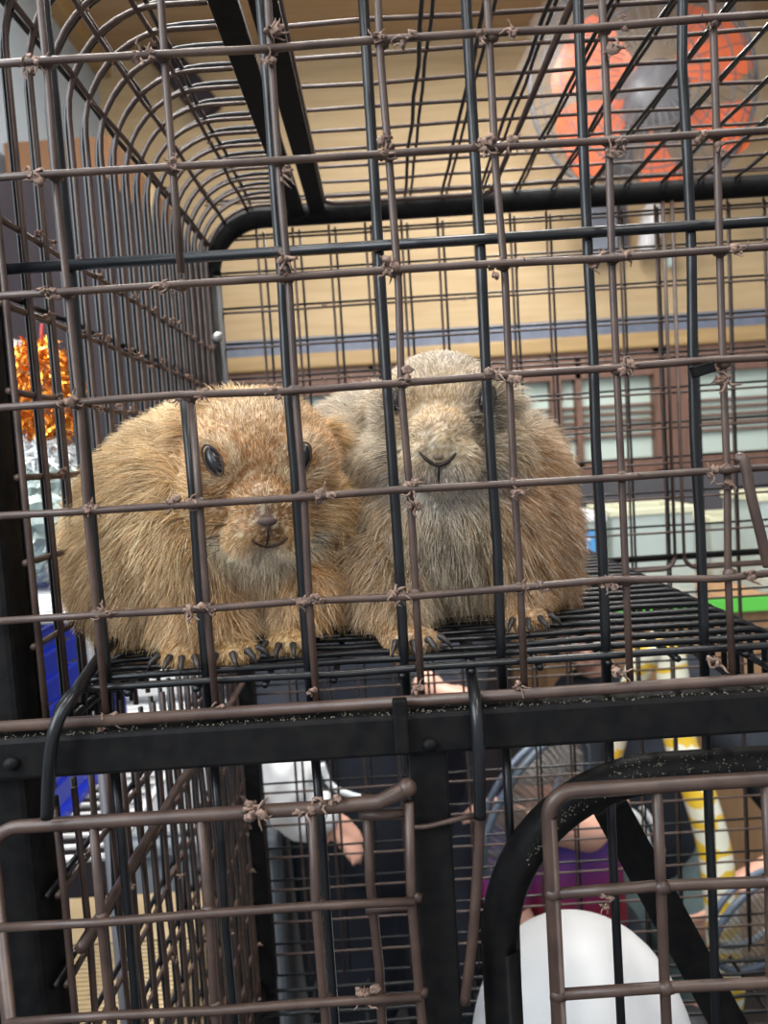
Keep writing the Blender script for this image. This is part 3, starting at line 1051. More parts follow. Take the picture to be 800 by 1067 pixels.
# ------------------------------------------------------------------ room
YW = 3.0
XW = -.97
ZC = 2.95
def room():
    def st(name, bm, m): return tag(obj(name, bm, m), kind='structure')
    bm = bmesh.new(); box(bm, XW - .1, 2.6, -1.6, YW + .1, -.1, 0); st('floor', bm, M_floor)
    bm = bmesh.new(); box(bm, XW - .1, 2.6, -1.6, YW + .1, ZC, ZC + .1); st('ceiling', bm, M_ceil)
    bm = bmesh.new(); box(bm, XW - .1, XW, -1.6, YW, 0, ZC); st('wall_left', bm, M_greywall)
    zt = P(500, 346, YW).z       # lower edge of the tan boards
    bm = bmesh.new(); box(bm, XW, 2.6, YW, YW + .1, zt + .02, ZC); st('wall_back', bm, M_tan)
    bm = bmesh.new(); box(bm, XW, 2.6, YW + .06, YW + .1, 0, zt + .02); st('wall_back_lower', bm, M_darkcab)
    bm = bmesh.new(); box(bm, XW, 2.6, YW - .02, YW + .01, zt - .045, zt + .02); st('trim_1', bm, M_bluestrip)
    bm = bmesh.new(); box(bm, XW, 2.6, YW - .05, YW + .01, zt - .105, zt - .045, .01); st('trim_2', bm, M_woodtrim)
    bm = bmesh.new(); box(bm, XW, XW + .05, -1.6, YW, ZC - .07, ZC); st('trim_3', bm, M_woodtrim)
    # dark beam crossing the ceiling
    bm = bmesh.new()
    bar(bm, P(100, -30, YW - .04), P(219, 118, YW - .04), .10, .05, (1, 0, 0)); st('trim_4', bm, M_darkcab)
    # windows
    zw1 = zt - .13; zw0 = P(640, 486, YW).z
    posts = [P(u, 430, YW).x for u in (232, 392, 578, 697, 860, 1010)]
    wid = [.05, .035, .04, .13, .05, .05]
    for i in range(len(posts) - 1):
        a, b = posts[i] + wid[i] / 2, posts[i + 1] - wid[i + 1] / 2
        t = bpy.data.objects.new('window_%d' % (i + 1), None); C.objects.link(t)
        t.location = ((a + b) / 2, YW, zw0); bpy.context.view_layer.update()
        tag(t, kind='structure')
        bm = bmesh.new()
        box(bm, a - wid[i], b + wid[i + 1] / 2 - .002, YW - .03, YW + .05, zw1 - .075, zw1 + .03)
        box(bm, a - wid[i], b + wid[i + 1] / 2 - .002, YW - .03, YW + .05, zw0 - .03, zw0 + .03)
        box(bm, a - wid[i], a, YW - .035, YW + .05, zw0 - .02, zw1)
        if i in (1, 2):
            q = a + (b - a) * (.16 if i == 2 else .55)
            box(bm, q, q + .022, YW - .03, YW + .04, zw0, zw1)
        obj('window_frame', bm, M_winwood, t)
        bm = bmesh.new(); box(bm, a, b, YW + .02, YW + .03, zw0, zw1 - .06)
        obj('pane', bm, M_pane, t)
        bm = bmesh.new()
        zz0, zz1 = zw0 + (zw1 - zw0) * .28, zw0 + (zw1 - zw0) * .56
        for k in range(5):
            z = zz0 + (zz1 - zz0) * k / 4
            box(bm, a, b, YW + .002, YW + .016, z - .005, z + .005)
        obj('louvre_slat', bm, M_winwood, t)
    t = bpy.data.objects.new('window_9', None); C.objects.link(t); t.location = (XW, -.1, 1.5); bpy.context.view_layer.update(); tag(t, kind='structure')  # unseen window, added to brighten the curved wires and left side
    bm = bmesh.new()
    for z in (1.45, 2.35): box(bm, XW, XW + .04, -.75, .5, z - .03, z + .03)
    for y in (-.72, -.12, .47): box(bm, XW, XW + .035, y - .03, y + .03, 1.48, 2.32)
    obj('window_frame', bm, M_winwood, t)
    bm = bmesh.new(); box(bm, XW + .001, XW + .008, -.69, .44, 1.48, 2.32)
    obj('pane', bm, mat('added_glow_pane', (.85, .93, 1.0), .3, emit=3.0), t)  # glowing pane of the added window, out of view
    # dark board under the windows
    bm = bmesh.new(); box(bm, XW, 2.6, YW - .25, YW + .06, zw0 - .22, zw0 - .03); st('trim_5', bm, M_dgrey)
    # ceiling lamps: tube fixtures out of the picture
    for i, (x, y, lab) in enumerate(((-.55, .55, 'white tube lamp on the ceiling over the rack'), (.75, .10, 'white tube lamp on the ceiling near the fan'), (.2, -1.0, 'white tube lamp on the ceiling behind the viewer'), (.45, 1.75, 'white tube lamp on the ceiling over the people'))):
        t = thing('ceiling_lamp', lab, 'lamp', (x, y, ZC - .05), 'tube lamps on the ceiling')
        bm = bmesh.new(); box(bm, x - .08, x + .08, y - .6, y + .6, ZC - .05, ZC, .01)
        obj('lamp_housing', bm, M_white, t)
        for s in (-.04, .04):
            bm = bmesh.new(); tube(bm, [(x + s, y - .57, ZC - .065), (x + s, y + .57, ZC - .065)], .013, 12)
            obj('lamp_tube', bm, M_lens, t, True)
room()

def area(name, loc, power, sx, sy, look=None, col=(1, .98, .95)):
    l = bpy.data.lights.new(name, 'AREA'); l.shape = 'RECTANGLE'; l.size = sx; l.size_y = sy; l.energy = power; l.color = col
    o = bpy.data.objects.new(name, l); C.objects.link(o); o.location = loc
    d = (Vector(look) - Vector(loc)) if look else Vector((0, 0, -1))
    o.rotation_euler = d.to_track_quat('-Z', 'Y').to_euler()
    return o
area('lamp_light', (-.55, .55, ZC - .09), 62, .16, 1.1, (-.3, .6, 1.3))
area('lamp_light', (.75, .10, ZC - .09), 20, .16, 1.1)
area('lamp_light', (.2, -1.0, ZC - .09), 26, .16, 1.1, (.1, .5, 1.3))
area('lamp_light', (.45, 1.75, ZC - .09), 48, .16, 1.1)

area('added_daylight', (XW + .06, -.12, 1.9), 26, 1.1, .8, (0, .6, 1.5), (.86, .94, 1.0))  # added fill light from the left, placed at the unseen window
w = bpy.data.worlds.new('world'); sc.world = w; w.use_nodes = True
w.node_tree.nodes['Background'].inputs[0].default_value = (.88, .93, 1.0, 1)
w.node_tree.nodes['Background'].inputs[1].default_value = .75

# ------------------------------------------------------------------ fan, box and holder on the back wall
def fan():
    Y = 2.62
    c = P(668, 92, Y)
    t = thing('wall_fan', 'large orange bladed wall fan under a clear plastic cover', 'fan', (c.x, YW, c.z))
    R = .37
    bm = bmesh.new()
    bar(bm, (c.x, Y + .1, c.z), (c.x, YW + .0, c.z - .05), .06, .06, (1, 0, 0), .005)
    box(bm, c.x - .09, c.x + .09, YW - .02, YW, c.z - .16, c.z + .06, .005)
    obj('wall_bracket', bm, M_dgrey, t)
    bm = bmesh.new()
    n = 32
    prof = [(.0005, -.075), (.06, -.07), (.10, -.045), (.115, 0), (.115, .05), (.08, .14), (.0005, .15)]
    cc = c + Vector((.045, 0, -.03))
    rings = [[bm.verts.new((cc.x + r * math.cos(2 * PI * j / n), Y + y, cc.z + r * math.sin(2 * PI * j / n))) for j in range(n)] for r, y in prof]
    for a, b in zip(rings, rings[1:]):
        for j in range(n): bm.faces.new((a[j], a[(j + 1) % n], b[(j + 1) % n], b[j]))
    obj('motor_hub', bm, M_dgrey, t, True)
    for a0, wd in ((200, 50), (140, 50), (268, 36), (30, 60), (330, 40)):
        bm = bmesh.new()
        ring = []
        for rr, k in ((.09, .55), (.18, .85), (.27, 1.0), (.33, .9), (.345, .6)):
            row = []
            for q in range(7):
                a = math.radians(a0 + (q / 6 - .5) * wd * k + (rr - .1) * 40)
                row.append(Vector((cc.x + rr * math.cos(a), Y + .01 + (q / 6 - .5) * .05, cc.z + rr * math.sin(a))))
            ring.append(row)
        for dy in (0, .006):
            vs = [[bm.verts.new(p + Vector((0, dy, 0))) for p in row] for row in ring]
            for a, b in zip(vs, vs[1:]):
                for j in range(6): bm.faces.new((a[j], a[j + 1], b[j + 1], b[j]))
        obj('blade', bm, M_orange, t, True)
    bm = bmesh.new()
    for rr in (.16, .22, .28, .34, R):
        dep = -.10 + .08 * (rr / R) ** 3
        tube(bm, [(c.x + rr * math.cos(2 * PI * j / 48), Y + dep, c.z + rr * math.sin(2 * PI * j / 48)) for j in range(49)], .003 if rr < R else .008, 6)
    for k in range(40):
        a = 2 * PI * k / 40
        tube(bm, [(c.x + rr * math.cos(a), Y - .10 + .08 * (rr / R) ** 3, c.z + rr * math.sin(a)) for rr in (.1, .2, .3, R)], .0018, 5)
    obj('guard_wire_mesh', bm, M_dgrey, t, True)
    bm = bmesh.new()
    n = 48
    rings = []
    for rr, y in ((.0005, -.15), (.15, -.148), (.30, -.13), (.395, -.08), (.41, 0), (.38, .06)):
        rings.append([bm.verts.new((c.x - .01 + rr * math.cos(2 * PI * j / n) * (1 + .05 * math.sin(j * 1.7)), Y + y + .008 * math.sin(j * 2.3), c.z + rr * math.sin(2 * PI * j / n))) for j in range(n)])
    for a, b in zip(rings, rings[1:]):
        for j in range(n): bm.faces.new((a[j], a[(j + 1) % n], b[(j + 1) % n], b[j]))
    obj('plastic_cover', bm, M_film, t, True)
fan()

def wall_bits():
    a, b = P(612, 222, 2.93), P(642, 268, 2.93)
    t = thing('switch_box', 'blue grey box fixed to the tan wall under the fan', 'box', (a.x, YW, b.z))
    bm = bmesh.new(); box(bm, a.x, b.x, 2.90, YW, b.z, a.z + .03, .008); obj('housing', bm, mat('blue_grey_box', (.26, .30, .36), .5), t)
    bm = bmesh.new(); box(bm, b.x + .004, b.x + .05, 2.93, YW, b.z + .03, a.z + .03, .008); obj('side_panel', bm, M_dgrey, t)
    c = P(678, 240, 2.93)
    bm = bmesh.new()
    limb(bm, [P(681, 222, 2.95), P(678, 238, 2.93), P(672, 262, 2.93)], [.045, .045, .03])
    ell(bm, P(683, 232, 2.91), (.04, .03, .06))
    o = link('hanging_bag', fuse(bm, .01, 3), mat('white_film', (.80, .80, .80), .3, bump=.6, nscale=20))
    tag(o, 'small crumpled white plastic bag hanging on the tan wall', 'bag')
    bm = bmesh.new()
    p = P(699, 262, 2.96); q = P(700, 277, 2.96)
    bar(bm, p, q, .018, .02, (1, 0, 0), .003)
    tag(obj('hanging_tag', bm, mat('pale_tag', (.6, .75, .72), .5)), 'tiny pale tag hanging beside the white bag', 'tag')
wall_bits()

# ------------------------------------------------------------------ counter with tanks
YC0, YC1 = 1.95, 2.55
def counter():
    zt = P(700, 628, YC0).z
    xa = P(560, 640, YC0).x
    t = thing('display_counter', 'wooden display counter with a bright green front edge', 'counter', (xa, YC0, 0))
    bm = bmesh.new(); box(bm, xa, 1.9, YC0, YC1, zt - .03, zt, .003); obj('countertop', bm, M_counter, t)
    bm = bmesh.new(); box(bm, xa, 1.9, YC0 - .008, YC0 - .0005, zt - .034, zt + .004, .001); obj('edge_strip', bm, M_green, t)
    bm = bmesh.new(); box(bm, xa + .02, 1.88, YC0 + .02, YC1 - .02, 0, zt - .03); obj('front_board', bm, M_counter, t)
    return zt
ZCT = counter()

def tank(u0, u1, vtop, label, cat='tank', sticker=False, Y=2.0, d=.22):
    a, b = P(u0, vtop, Y).x, P(u1, vtop, Y).x
    zt = P((u0 + u1) / 2, vtop, Y).z
    t = thing('plastic_tank', label, cat, ((a + b) / 2, Y, ZCT), 'tanks on the counter')
    bm = bmesh.new()
    for x0, x1, y0, y1 in ((a, b, Y, Y + .004), (a, b, Y + d - .004, Y + d), (a, a + .004, Y + .004, Y + d - .004), (b - .004, b, Y + .004, Y + d - .004)):
        box(bm, x0, x1, y0, y1, ZCT + .001, zt)
    box(bm, a, b, Y, Y + d, ZCT + .0005, ZCT + .004)
    obj('tank_glazing', bm, M_glass, t)
    bm = bmesh.new()
    r = .012
    for x0, x1, y0, y1 in ((a - r / 2, b + r / 2, Y - r / 2, Y + r), (a - r / 2, b + r / 2, Y + d - r, Y + d + r / 2), (a - r / 2, a + r, Y + r, Y + d - r), (b - r, b + r / 2, Y + r, Y + d - r)):
        box(bm, x0, x1, y0, y1, zt - .010, zt + .008, .002)
    obj('rim', bm, M_cream if not sticker else M_white, t)
    bm = bmesh.new()
    for k in range(60):
        ell(bm, (random.uniform(a + .02, b - .02), random.uniform(Y + .02, Y + d - .02), ZCT + .010 + random.random() * .006), (.016, .016, .009), sub=1)
    o = obj('bedding', bm, M_crate, t, True); o['kind'] = 'stuff'
    if sticker:
        bm = bmesh.new()
        sx0 = a + (b - a) * .12; sx1 = a + (b - a) * .88; sz1 = zt - .03; sz0 = zt - .13
        box(bm, sx0, sx1, Y - .004, Y - .001, sz0, sz1); o = obj('label', bm, M_label, t)
        bm = bmesh.new()
        for k in range(3):
            z = sz1 - .018 - k * .026
            x = sx0 + .012
            while x < sx1 - .02:
                wd = random.uniform(.008, .016)
                box(bm, x, x + wd, Y - .0055, Y - .0042, z - .010, z); x += wd + .006
        obj('label_lettering', bm, M_labelw, o)
tank(556, 629, 541, 'small clear tank with a white rim and blue label on the counter', sticker=True)
tank(637, 722, 532, 'wide clear tank with a cream rim on the counter')
tank(740, 790, 540, 'narrow clear tank with dark cream rim beyond the wide tank', Y=2.24, d=.2)
tank(792, 880, 516, 'tall cream rimmed tank at the far end of the counter')

# ------------------------------------------------------------------ left side: cupboard, rack, goods
def left_side():
    t = thing('dark_cupboard', 'tall dark brown cupboard against the grey wall', 'cupboard', (XW + .2, 2.2, 0))
    bm = bmesh.new(); box(bm, XW + .012, -.62, 1.90, 2.95, 0, 2.12, .006); obj('carcass', bm, M_darkcab, t)
    for y0 in (1.91, 2.26, 2.61):
        bm = bmesh.new(); box(bm, -.62, -.60, y0, y0 + .33, .08, 2.08, .004); d = obj('door', bm, M_darkcab, t)
        bm = bmesh.new(); tube(bm, [(-.595, y0 + .05, 1.1), (-.575, y0 + .05, 1.12), (-.575, y0 + .05, 1.24), (-.595, y0 + .05, 1.26)], .006, 8); obj('handle', bm, M_steel, d, True)
    t = thing('cardboard_box', 'brown cardboard box lying on top of the dark cupboard', 'box', (-.8, 2.3, 2.12))
    bm = bmesh.new(); box(bm, -.945, -.66, 2.1, 2.8, 2.1215, 2.29, .004); obj('carton', bm, M_card, t)
    bm = bmesh.new(); box(bm, -.947, -.655, 2.43, 2.48, 2.1213, 2.292); obj('tape', bm, M_crate, t)
    # white wire rack
    x0, x1, y0, y1 = -.64, -.285, .72, 1.16
    zs = (.42, 1.03, CAMZ - .135)
    t = thing('wire_rack', 'white wire rack standing beside the cage', 'rack', ((x0 + x1) / 2, (y0 + y1) / 2, 0))
    for x in (x0, x1):
        for y in (y0, y1):
            bm = bmesh.new(); tube(bm, [(x, y, 0), (x, y, zs[2] + .01)], .006, 10); obj('post', bm, M_dgrey, t, True)
    for z in zs:
        bm = bmesh.new()
        tube(bm, [(x0, y0, z), (x1, y0, z)], .004); tube(bm, [(x0, y1, z), (x1, y1, z)], .004)
        tube(bm, [(x0, y0, z), (x0, y1, z)], .004); tube(bm, [(x1, y0, z), (x1, y1, z)], .004)
        y = y0
        while y < y1:
            tube(bm, [(x0, y, z), (x1, y, z)], .003, 6); y += .024
        obj('tier_wire_mesh', bm, M_whitewire, t, True)
    # blue basket on the middle tier
    z = zs[1] + .004
    t = thing('plastic_basket', 'blue slatted plastic basket on the middle tier of the white rack', 'basket', (-.45, .95, z))
    bm = bmesh.new()
    bx0, bx1, by0, by1, bh = -.62, -.36, .75, .98, .22
    box(bm, bx0, bx1, by0, by1, z, z + .008)
    for k in range(7):
        zz = z + .02 + k * .028
        for (a, b, c, d) in ((bx0, bx1, by0, by0 + .006), (bx0, bx1, by1 - .006, by1), (bx0, bx0 + .006, by0, by1), (bx1 - .006, bx1, by0, by1)):
            box(bm, a, b, c, d, zz, zz + .021)
    obj('slat_wall', bm, M_blue, t)
    for (x, y) in ((bx0, by0), (bx1, by0), (bx0, by1), (bx1, by1)):
        bm = bmesh.new(); box(bm, x - .008, x + .008, y - .008, y + .008, z, z + bh, .003); obj('corner_post', bm, M_blue, t)
    bm = bmesh.new()
    tube(bm, [(bx0, by0, z + bh), (bx1, by0, z + bh), (bx1, by1, z + bh), (bx0, by1, z + bh), (bx0, by0, z + bh)], .008, 8); obj('rim', bm, M_blue, t, True)
    # goods on the top tier
    z = zs[2] + .004
    c = P(42, 530, .92)
    bm = bmesh.new()
    ell(bm, (c.x, c.y, z + .07), (.062, .07, .07)); ell(bm, (c.x + .01, c.y, z + .12), (.045, .05, .04)); ell(bm, (c.x, c.y + .02, z + .03), (.07, .08, .03))
    t = thing('clear_bag', 'bulging grey green plastic bag on the top tier of the white rack', 'bag', (c.x, c.y, z))
    me = fuse(bm, .008, 2)
    for v in me.vertices: v.co += Vector((random.gauss(0, .0022), random.gauss(0, .0022), random.gauss(0, .0012))); v.co.z = max(v.co.z, z + .0005)
    link('sack', me, M_bag, t, False)
    top = z + .155
    def tinsel(name, label, c, rx, rz, m, n, z0=None):
        bm = bmesh.new()
        for i in range(n):
            a = random.uniform(0, 2 * PI); b = random.uniform(-1, 1)
            q = Vector((c[0] + rx * math.cos(a) * math.sqrt(1 - b * b) * .8, c[1] + rx * math.sin(a) * math.sqrt(1 - b * b) * .8, c[2] + rz * b * .85))
            d = Vector((random.gauss(0, 1), random.gauss(0, 1), random.gauss(0, 1))).normalized() * random.uniform(.01, .024)
            s = d.cross(Vector((random.gauss(0, 1), random.gauss(0, 1), random.gauss(0, 1)))).normalized() * .0016
            v = [bm.verts.new(q - s), bm.verts.new(q + s), bm.verts.new(q + d * .6 + s * .9 + Vector((0, 0, -.003))), bm.verts.new(q + d + Vector((0, 0, -.008)))]
            bm.faces.new(v[:3]); bm.faces.new((v[0], v[2], v[3]))
        return tag(obj(name, bm, m), label, 'tinsel', 'tinsel bunches on the white rack')
    p = P(45, 405, .92)
    tinsel('tinsel_fringe', 'shiny orange gold tinsel bunch hanging over the grey green bag', p, .048, .066, M_gold, 1500)
    p2 = P(40, 448, .91)
    tinsel('tinsel_fringe', 'fluffy white tinsel bunch lying on the grey green bag', (c.x, c.y, top), .055, .025, M_silver, 900)
    p3 = P(14, 385, .95)
    tinsel('tinsel_fringe', 'small white tinsel bunch beside the orange gold one', p3, .03, .04, M_silver, 500)
    bm = bmesh.new(); q = P(44, 338, .92)
    tube(bm, spline([p + Vector((0, 0, .03)), q, q + Vector((.006, .004, .004)), p + Vector((.012, .006, .03))]), .0022, 6)
    tag(obj('red_cord', bm, M_red), 'thin red cord loop sticking up from the orange tinsel', 'cord')
    # crate on the low tier
    z = zs[0] + .004
    t = thing('wooden_crate', 'beige wooden crate with thin slats low in the white rack', 'crate', (-.45, .95, z))
    zt = .752
    bm = bmesh.new(); box(bm, -.58, -.305, .77, 1.13, z, z + .02); obj('bottom_board', bm, M_crate, t)
    bm = bmesh.new()
    k = z + .02
    while k < zt - .012:
        box(bm, -.313, -.305, .77, 1.13, k, k + .024); box(bm, -.58, -.31, .765, .775, k, k + .024); box(bm, -.58, -.31, 1.125, 1.135, k, k + .024); k += .028
    obj('slat_wall', bm, M_crate, t)
    bm = bmesh.new()
    k = .765
    while k < 1.02:
        box(bm, -.585, -.302, k, k + .0058, zt - .010, zt); k += .0085
    box(bm, -.585, -.302, 1.02, 1.137, zt - .010, zt + .002, .002)
    obj('slat_lid', bm, M_crate, t)
    # white foam box on a grey bin behind the rack
    a, b = P(118, 700, 1.40), P(268, 868, 1.40)
    t = thing('grey_bin', 'grey plastic bin standing behind the cage with a white box on top', 'bin', ((a.x + b.x) / 2, 1.55, 0))
    bm = bmesh.new(); box(bm, a.x - .03, b.x + .03, 1.39, 1.75, 0, b.z - .03, .02); obj('tub', bm, M_bin, t)
    bm = bmesh.new(); box(bm, a.x - .04, b.x + .04, 1.38, 1.76, b.z - .03, b.z, .008); obj('lid', bm, M_bin, t)
    t = thing('foam_box', 'bright white foam box on the grey bin behind the cage', 'box', ((a.x + b.x) / 2, 1.55, b.z))
    bm = bmesh.new(); box(bm, a.x, b.x, 1.40, 1.72, b.z + .001, a.z - .06, .012); obj('tub', bm, M_white, t)
    bm = bmesh.new(); box(bm, a.x - .006, b.x + .006, 1.394, 1.726, a.z - .0595, a.z, .012); obj('lid', bm, M_white, t)
left_side()

# ------------------------------------------------------------------ people
def hand(bm, wrist, direction, normal, size=.17, curl=.5, side=1):
    "palm, four fingers of different length and a side thumb, grown from the wrist"
    w = Vector(wrist); d = Vector(direction).normalized(); n = Vector(normal); n = (n - d * n.dot(d)).normalized(); s = d.cross(n) * side
    k = size / .17
    for q in (-1.5, -.5, .5, 1.5):
        limb(bm, [w + s * q * .008 * k, w + d * .075 * k + s * q * .017 * k], [.013 * k, .0105 * k])
    for q, L in ((-1.5, .058), (-.5, .074), (.5, .080), (1.5, .070)):
        p = w + d * .078 * k + s * q * .0185 * k
        a = curl
        d1 = (d * math.cos(a * .5) + n * math.sin(a * .5) + s * q * .04).normalized()
        d2 = (d * math.cos(a * 1.3) + n * math.sin(a * 1.3)).normalized()
        d3 = (d * math.cos(a * 2.0) + n * math.sin(a * 2.0)).normalized()
        p1 = p + d1 * L * .45 * k; p2 = p1 + d2 * L * .32 * k; p3 = p2 + d3 * L * .23 * k
        limb(bm, [p, p1, p2, p3], [.0098 * k, .0088 * k, .0080 * k, .0068 * k])
    p = w + d * .022 * k + s * .018 * k
    t1 = (d * .6 + s * .75 + n * .25).normalized(); t2 = (d * .9 + s * .3 + n * .35).normalized()
    limb(bm, [p, p + t1 * .036 * k, p + t1 * .036 * k + t2 * .030 * k, p + t1 * .036 * k + t2 * .052 * k], [.014 * k, .0115 * k, .0100 * k, .0080 * k])

def head(bm, c, k, look):
    c = Vector(c); f = Vector(look).normalized(); s = f.cross(Vector((0, 0, 1))).normalized(); u = s.cross(f)
    rot = Matrix((s, f, u)).transposed()
    q = lambda x, y, z: c + rot @ (Vector((x, y, z)) * k)
    ell(bm, q(0, -.012, .02), tuple(v * k for v in (.075, .09, .088)), rot)
    ell(bm, q(0, .02, -.045), tuple(v * k for v in (.056, .062, .062)), rot)
    ell(bm, q(0, .088, -.012), tuple(v * k for v in (.012, .018, .022)), rot)
    ell(bm, q(0, .078, -.052), tuple(v * k for v in (.024, .012, .010)), rot)
    for e in (-1, 1):
        ell(bm, q(e * .076, -.005, -.005), tuple(v * k for v in (.010, .020, .032)), rot)
        ell(bm, q(e * .042, .052, -.025), tuple(v * k for v in (.024, .022, .024)), rot)
    return q, rot

def face_and_hair(t, q, rot, k, long=False):
    for e in (-1, 1):
        bm = bmesh.new(); ell(bm, q(e * .030, .072, .006), tuple(v * k for v in (.013, .010, .0075)), rot); o = obj('eye', bm, M_eyew, t, True)
        bm = bmesh.new(); ell(bm, q(e * .030, .079, .006), tuple(v * k for v in (.006, .005, .006)), rot); obj('iris', bm, M_eye, o, True)
    bm = bmesh.new()
    ell(bm, q(0, -.024, .034), tuple(v * k for v in (.086, .094, .090)), rot)
    for e in (-1, 1): ell(bm, q(e * .058, -.03, -.02), tuple(v * k for v in (.034, .055, .07 if not long else .13)), rot)
    ell(bm, q(0, -.07, -.02), tuple(v * k for v in (.07, .04, .075)), rot)
    ell(bm, q(0, .045, .078), tuple(v * k for v in (.062, .038, .022)), rot)
    link('hair', fuse(bm, .008, 3), M_hairblk, t)

def cloth(bm_pts, voxel=.011): return fuse(bm_pts, voxel, 4)

def person_adult():
    Y = 1.42
    hc = P(462, 500, 1.50)
    t = thing('person', 'adult in a dark navy jacket holding a white tissue and a mesh hoop', 'person', (P(410, 900, 1.5).x, 1.5, 0), 'people behind the cage')
    x = P(405, 850, 1.5).x
    neck = Vector((hc.x - .02, 1.52, hc.z - .13)); chest = Vector((x + .01, 1.52, neck.z - .20)); hip = Vector((x, 1.52, .70)); 
    shl, shr = Vector((chest.x - .17, 1.52, neck.z - .05)), Vector((chest.x + .17, 1.52, neck.z - .05))
    wl = P(328, 838, 1.20); el = Vector((chest.x - .19, 1.34, wl.z + .05))
    wr = P(446, 716, 1.10); er = Vector((chest.x + .10, 1.28, wr.z - .10))
    bm = bmesh.new()
    q, rot = head(bm, hc, 1.0, (0, -1, -.35))
    limb(bm, [hc + Vector((0, .02, -.05)), neck], [.052, .055])
    limb(bm, [neck, chest, hip], [.06, .13, .14])
    limb(bm, [shl, el, wl], [.055, .042, .026]); limb(bm, [shr, er, wr], [.055, .042, .026])
    hand(bm, wl, (P(372, 880, 1.18) - wl), (0, .2, -1), .125, .25, -1)
    hand(bm, wr, (P(520, 735, 1.08) - wr), (.2, -.2, -1), .17, .75, 1)
    for s in (-1, 1): limb(bm, [hip + Vector((s * .09, 0, -.02)), Vector((x + s * .10, 1.48, .42)), Vector((x + s * .10, 1.52, .07)), Vector((x + s * .10, 1.42, .035))], [.09, .065, .05, .035])
    link('body', fuse(bm, .006, 2), M_skin, t)
    face_and_hair(t, q, rot, 1.0)
    bm = bmesh.new()
    limb(bm, [neck + Vector((0, 0, -.03)), chest, hip + Vector((0, 0, -.02))], [.085, .165, .17])
    limb(bm, [shl, el, wl.lerp(el, .22)], [.082, .066, .048]); limb(bm, [shr, er, wr.lerp(er, .12)], [.082, .066, .046])
    link('jacket', cloth(bm), M_navy, t)
    bm = bmesh.new()      # pale piping across the sleeve
    tube(bm, spline([P(335, 796, 1.16), P(345, 818, 1.16), P(368, 829, 1.16), P(395, 834, 1.17)]), .005, 7)
    obj('sleeve_piping', bm, M_print, t, True)
    bm = bmesh.new()
    for s in (-1, 1): limb(bm, [hip + Vector((s * .09, 0, -.02)), Vector((x + s * .10, 1.48, .42)), Vector((x + s * .10, 1.52, .10))], [.12, .095, .08])
    link('trousers', cloth(bm, .012), M_navy, t)
    for s in (-1, 1):
        bm = bmesh.new(); limb(bm, [(x + s * .10, 1.54, .045), (x + s * .10, 1.40, .04)], [.045, .042]); link('shoe', fuse(bm, .01, 2), M_dgrey, t)
    # tissue in the hand
    bm = bmesh.new()
    a = P(302, 822, 1.16)
    ell(bm, a, (.042, .04, .075)); ell(bm, P(318, 850, 1.16), (.036, .03, .045)); ell(bm, P(290, 810, 1.17), (.03, .03, .05)); ell(bm, P(336, 846, 1.165), (.026, .03, .036))
    me = fuse(bm, .005, 2)
    for v in me.vertices:
        s = 1 + .05 * math.sin(v.co.x * 130) * math.sin(v.co.z * 110)
        v.co = a + (v.co - a) * s
    tag(link('tissue', me, M_white), 'crumpled white tissue held in the hand of the navy jacket adult', 'tissue')
person_adult()

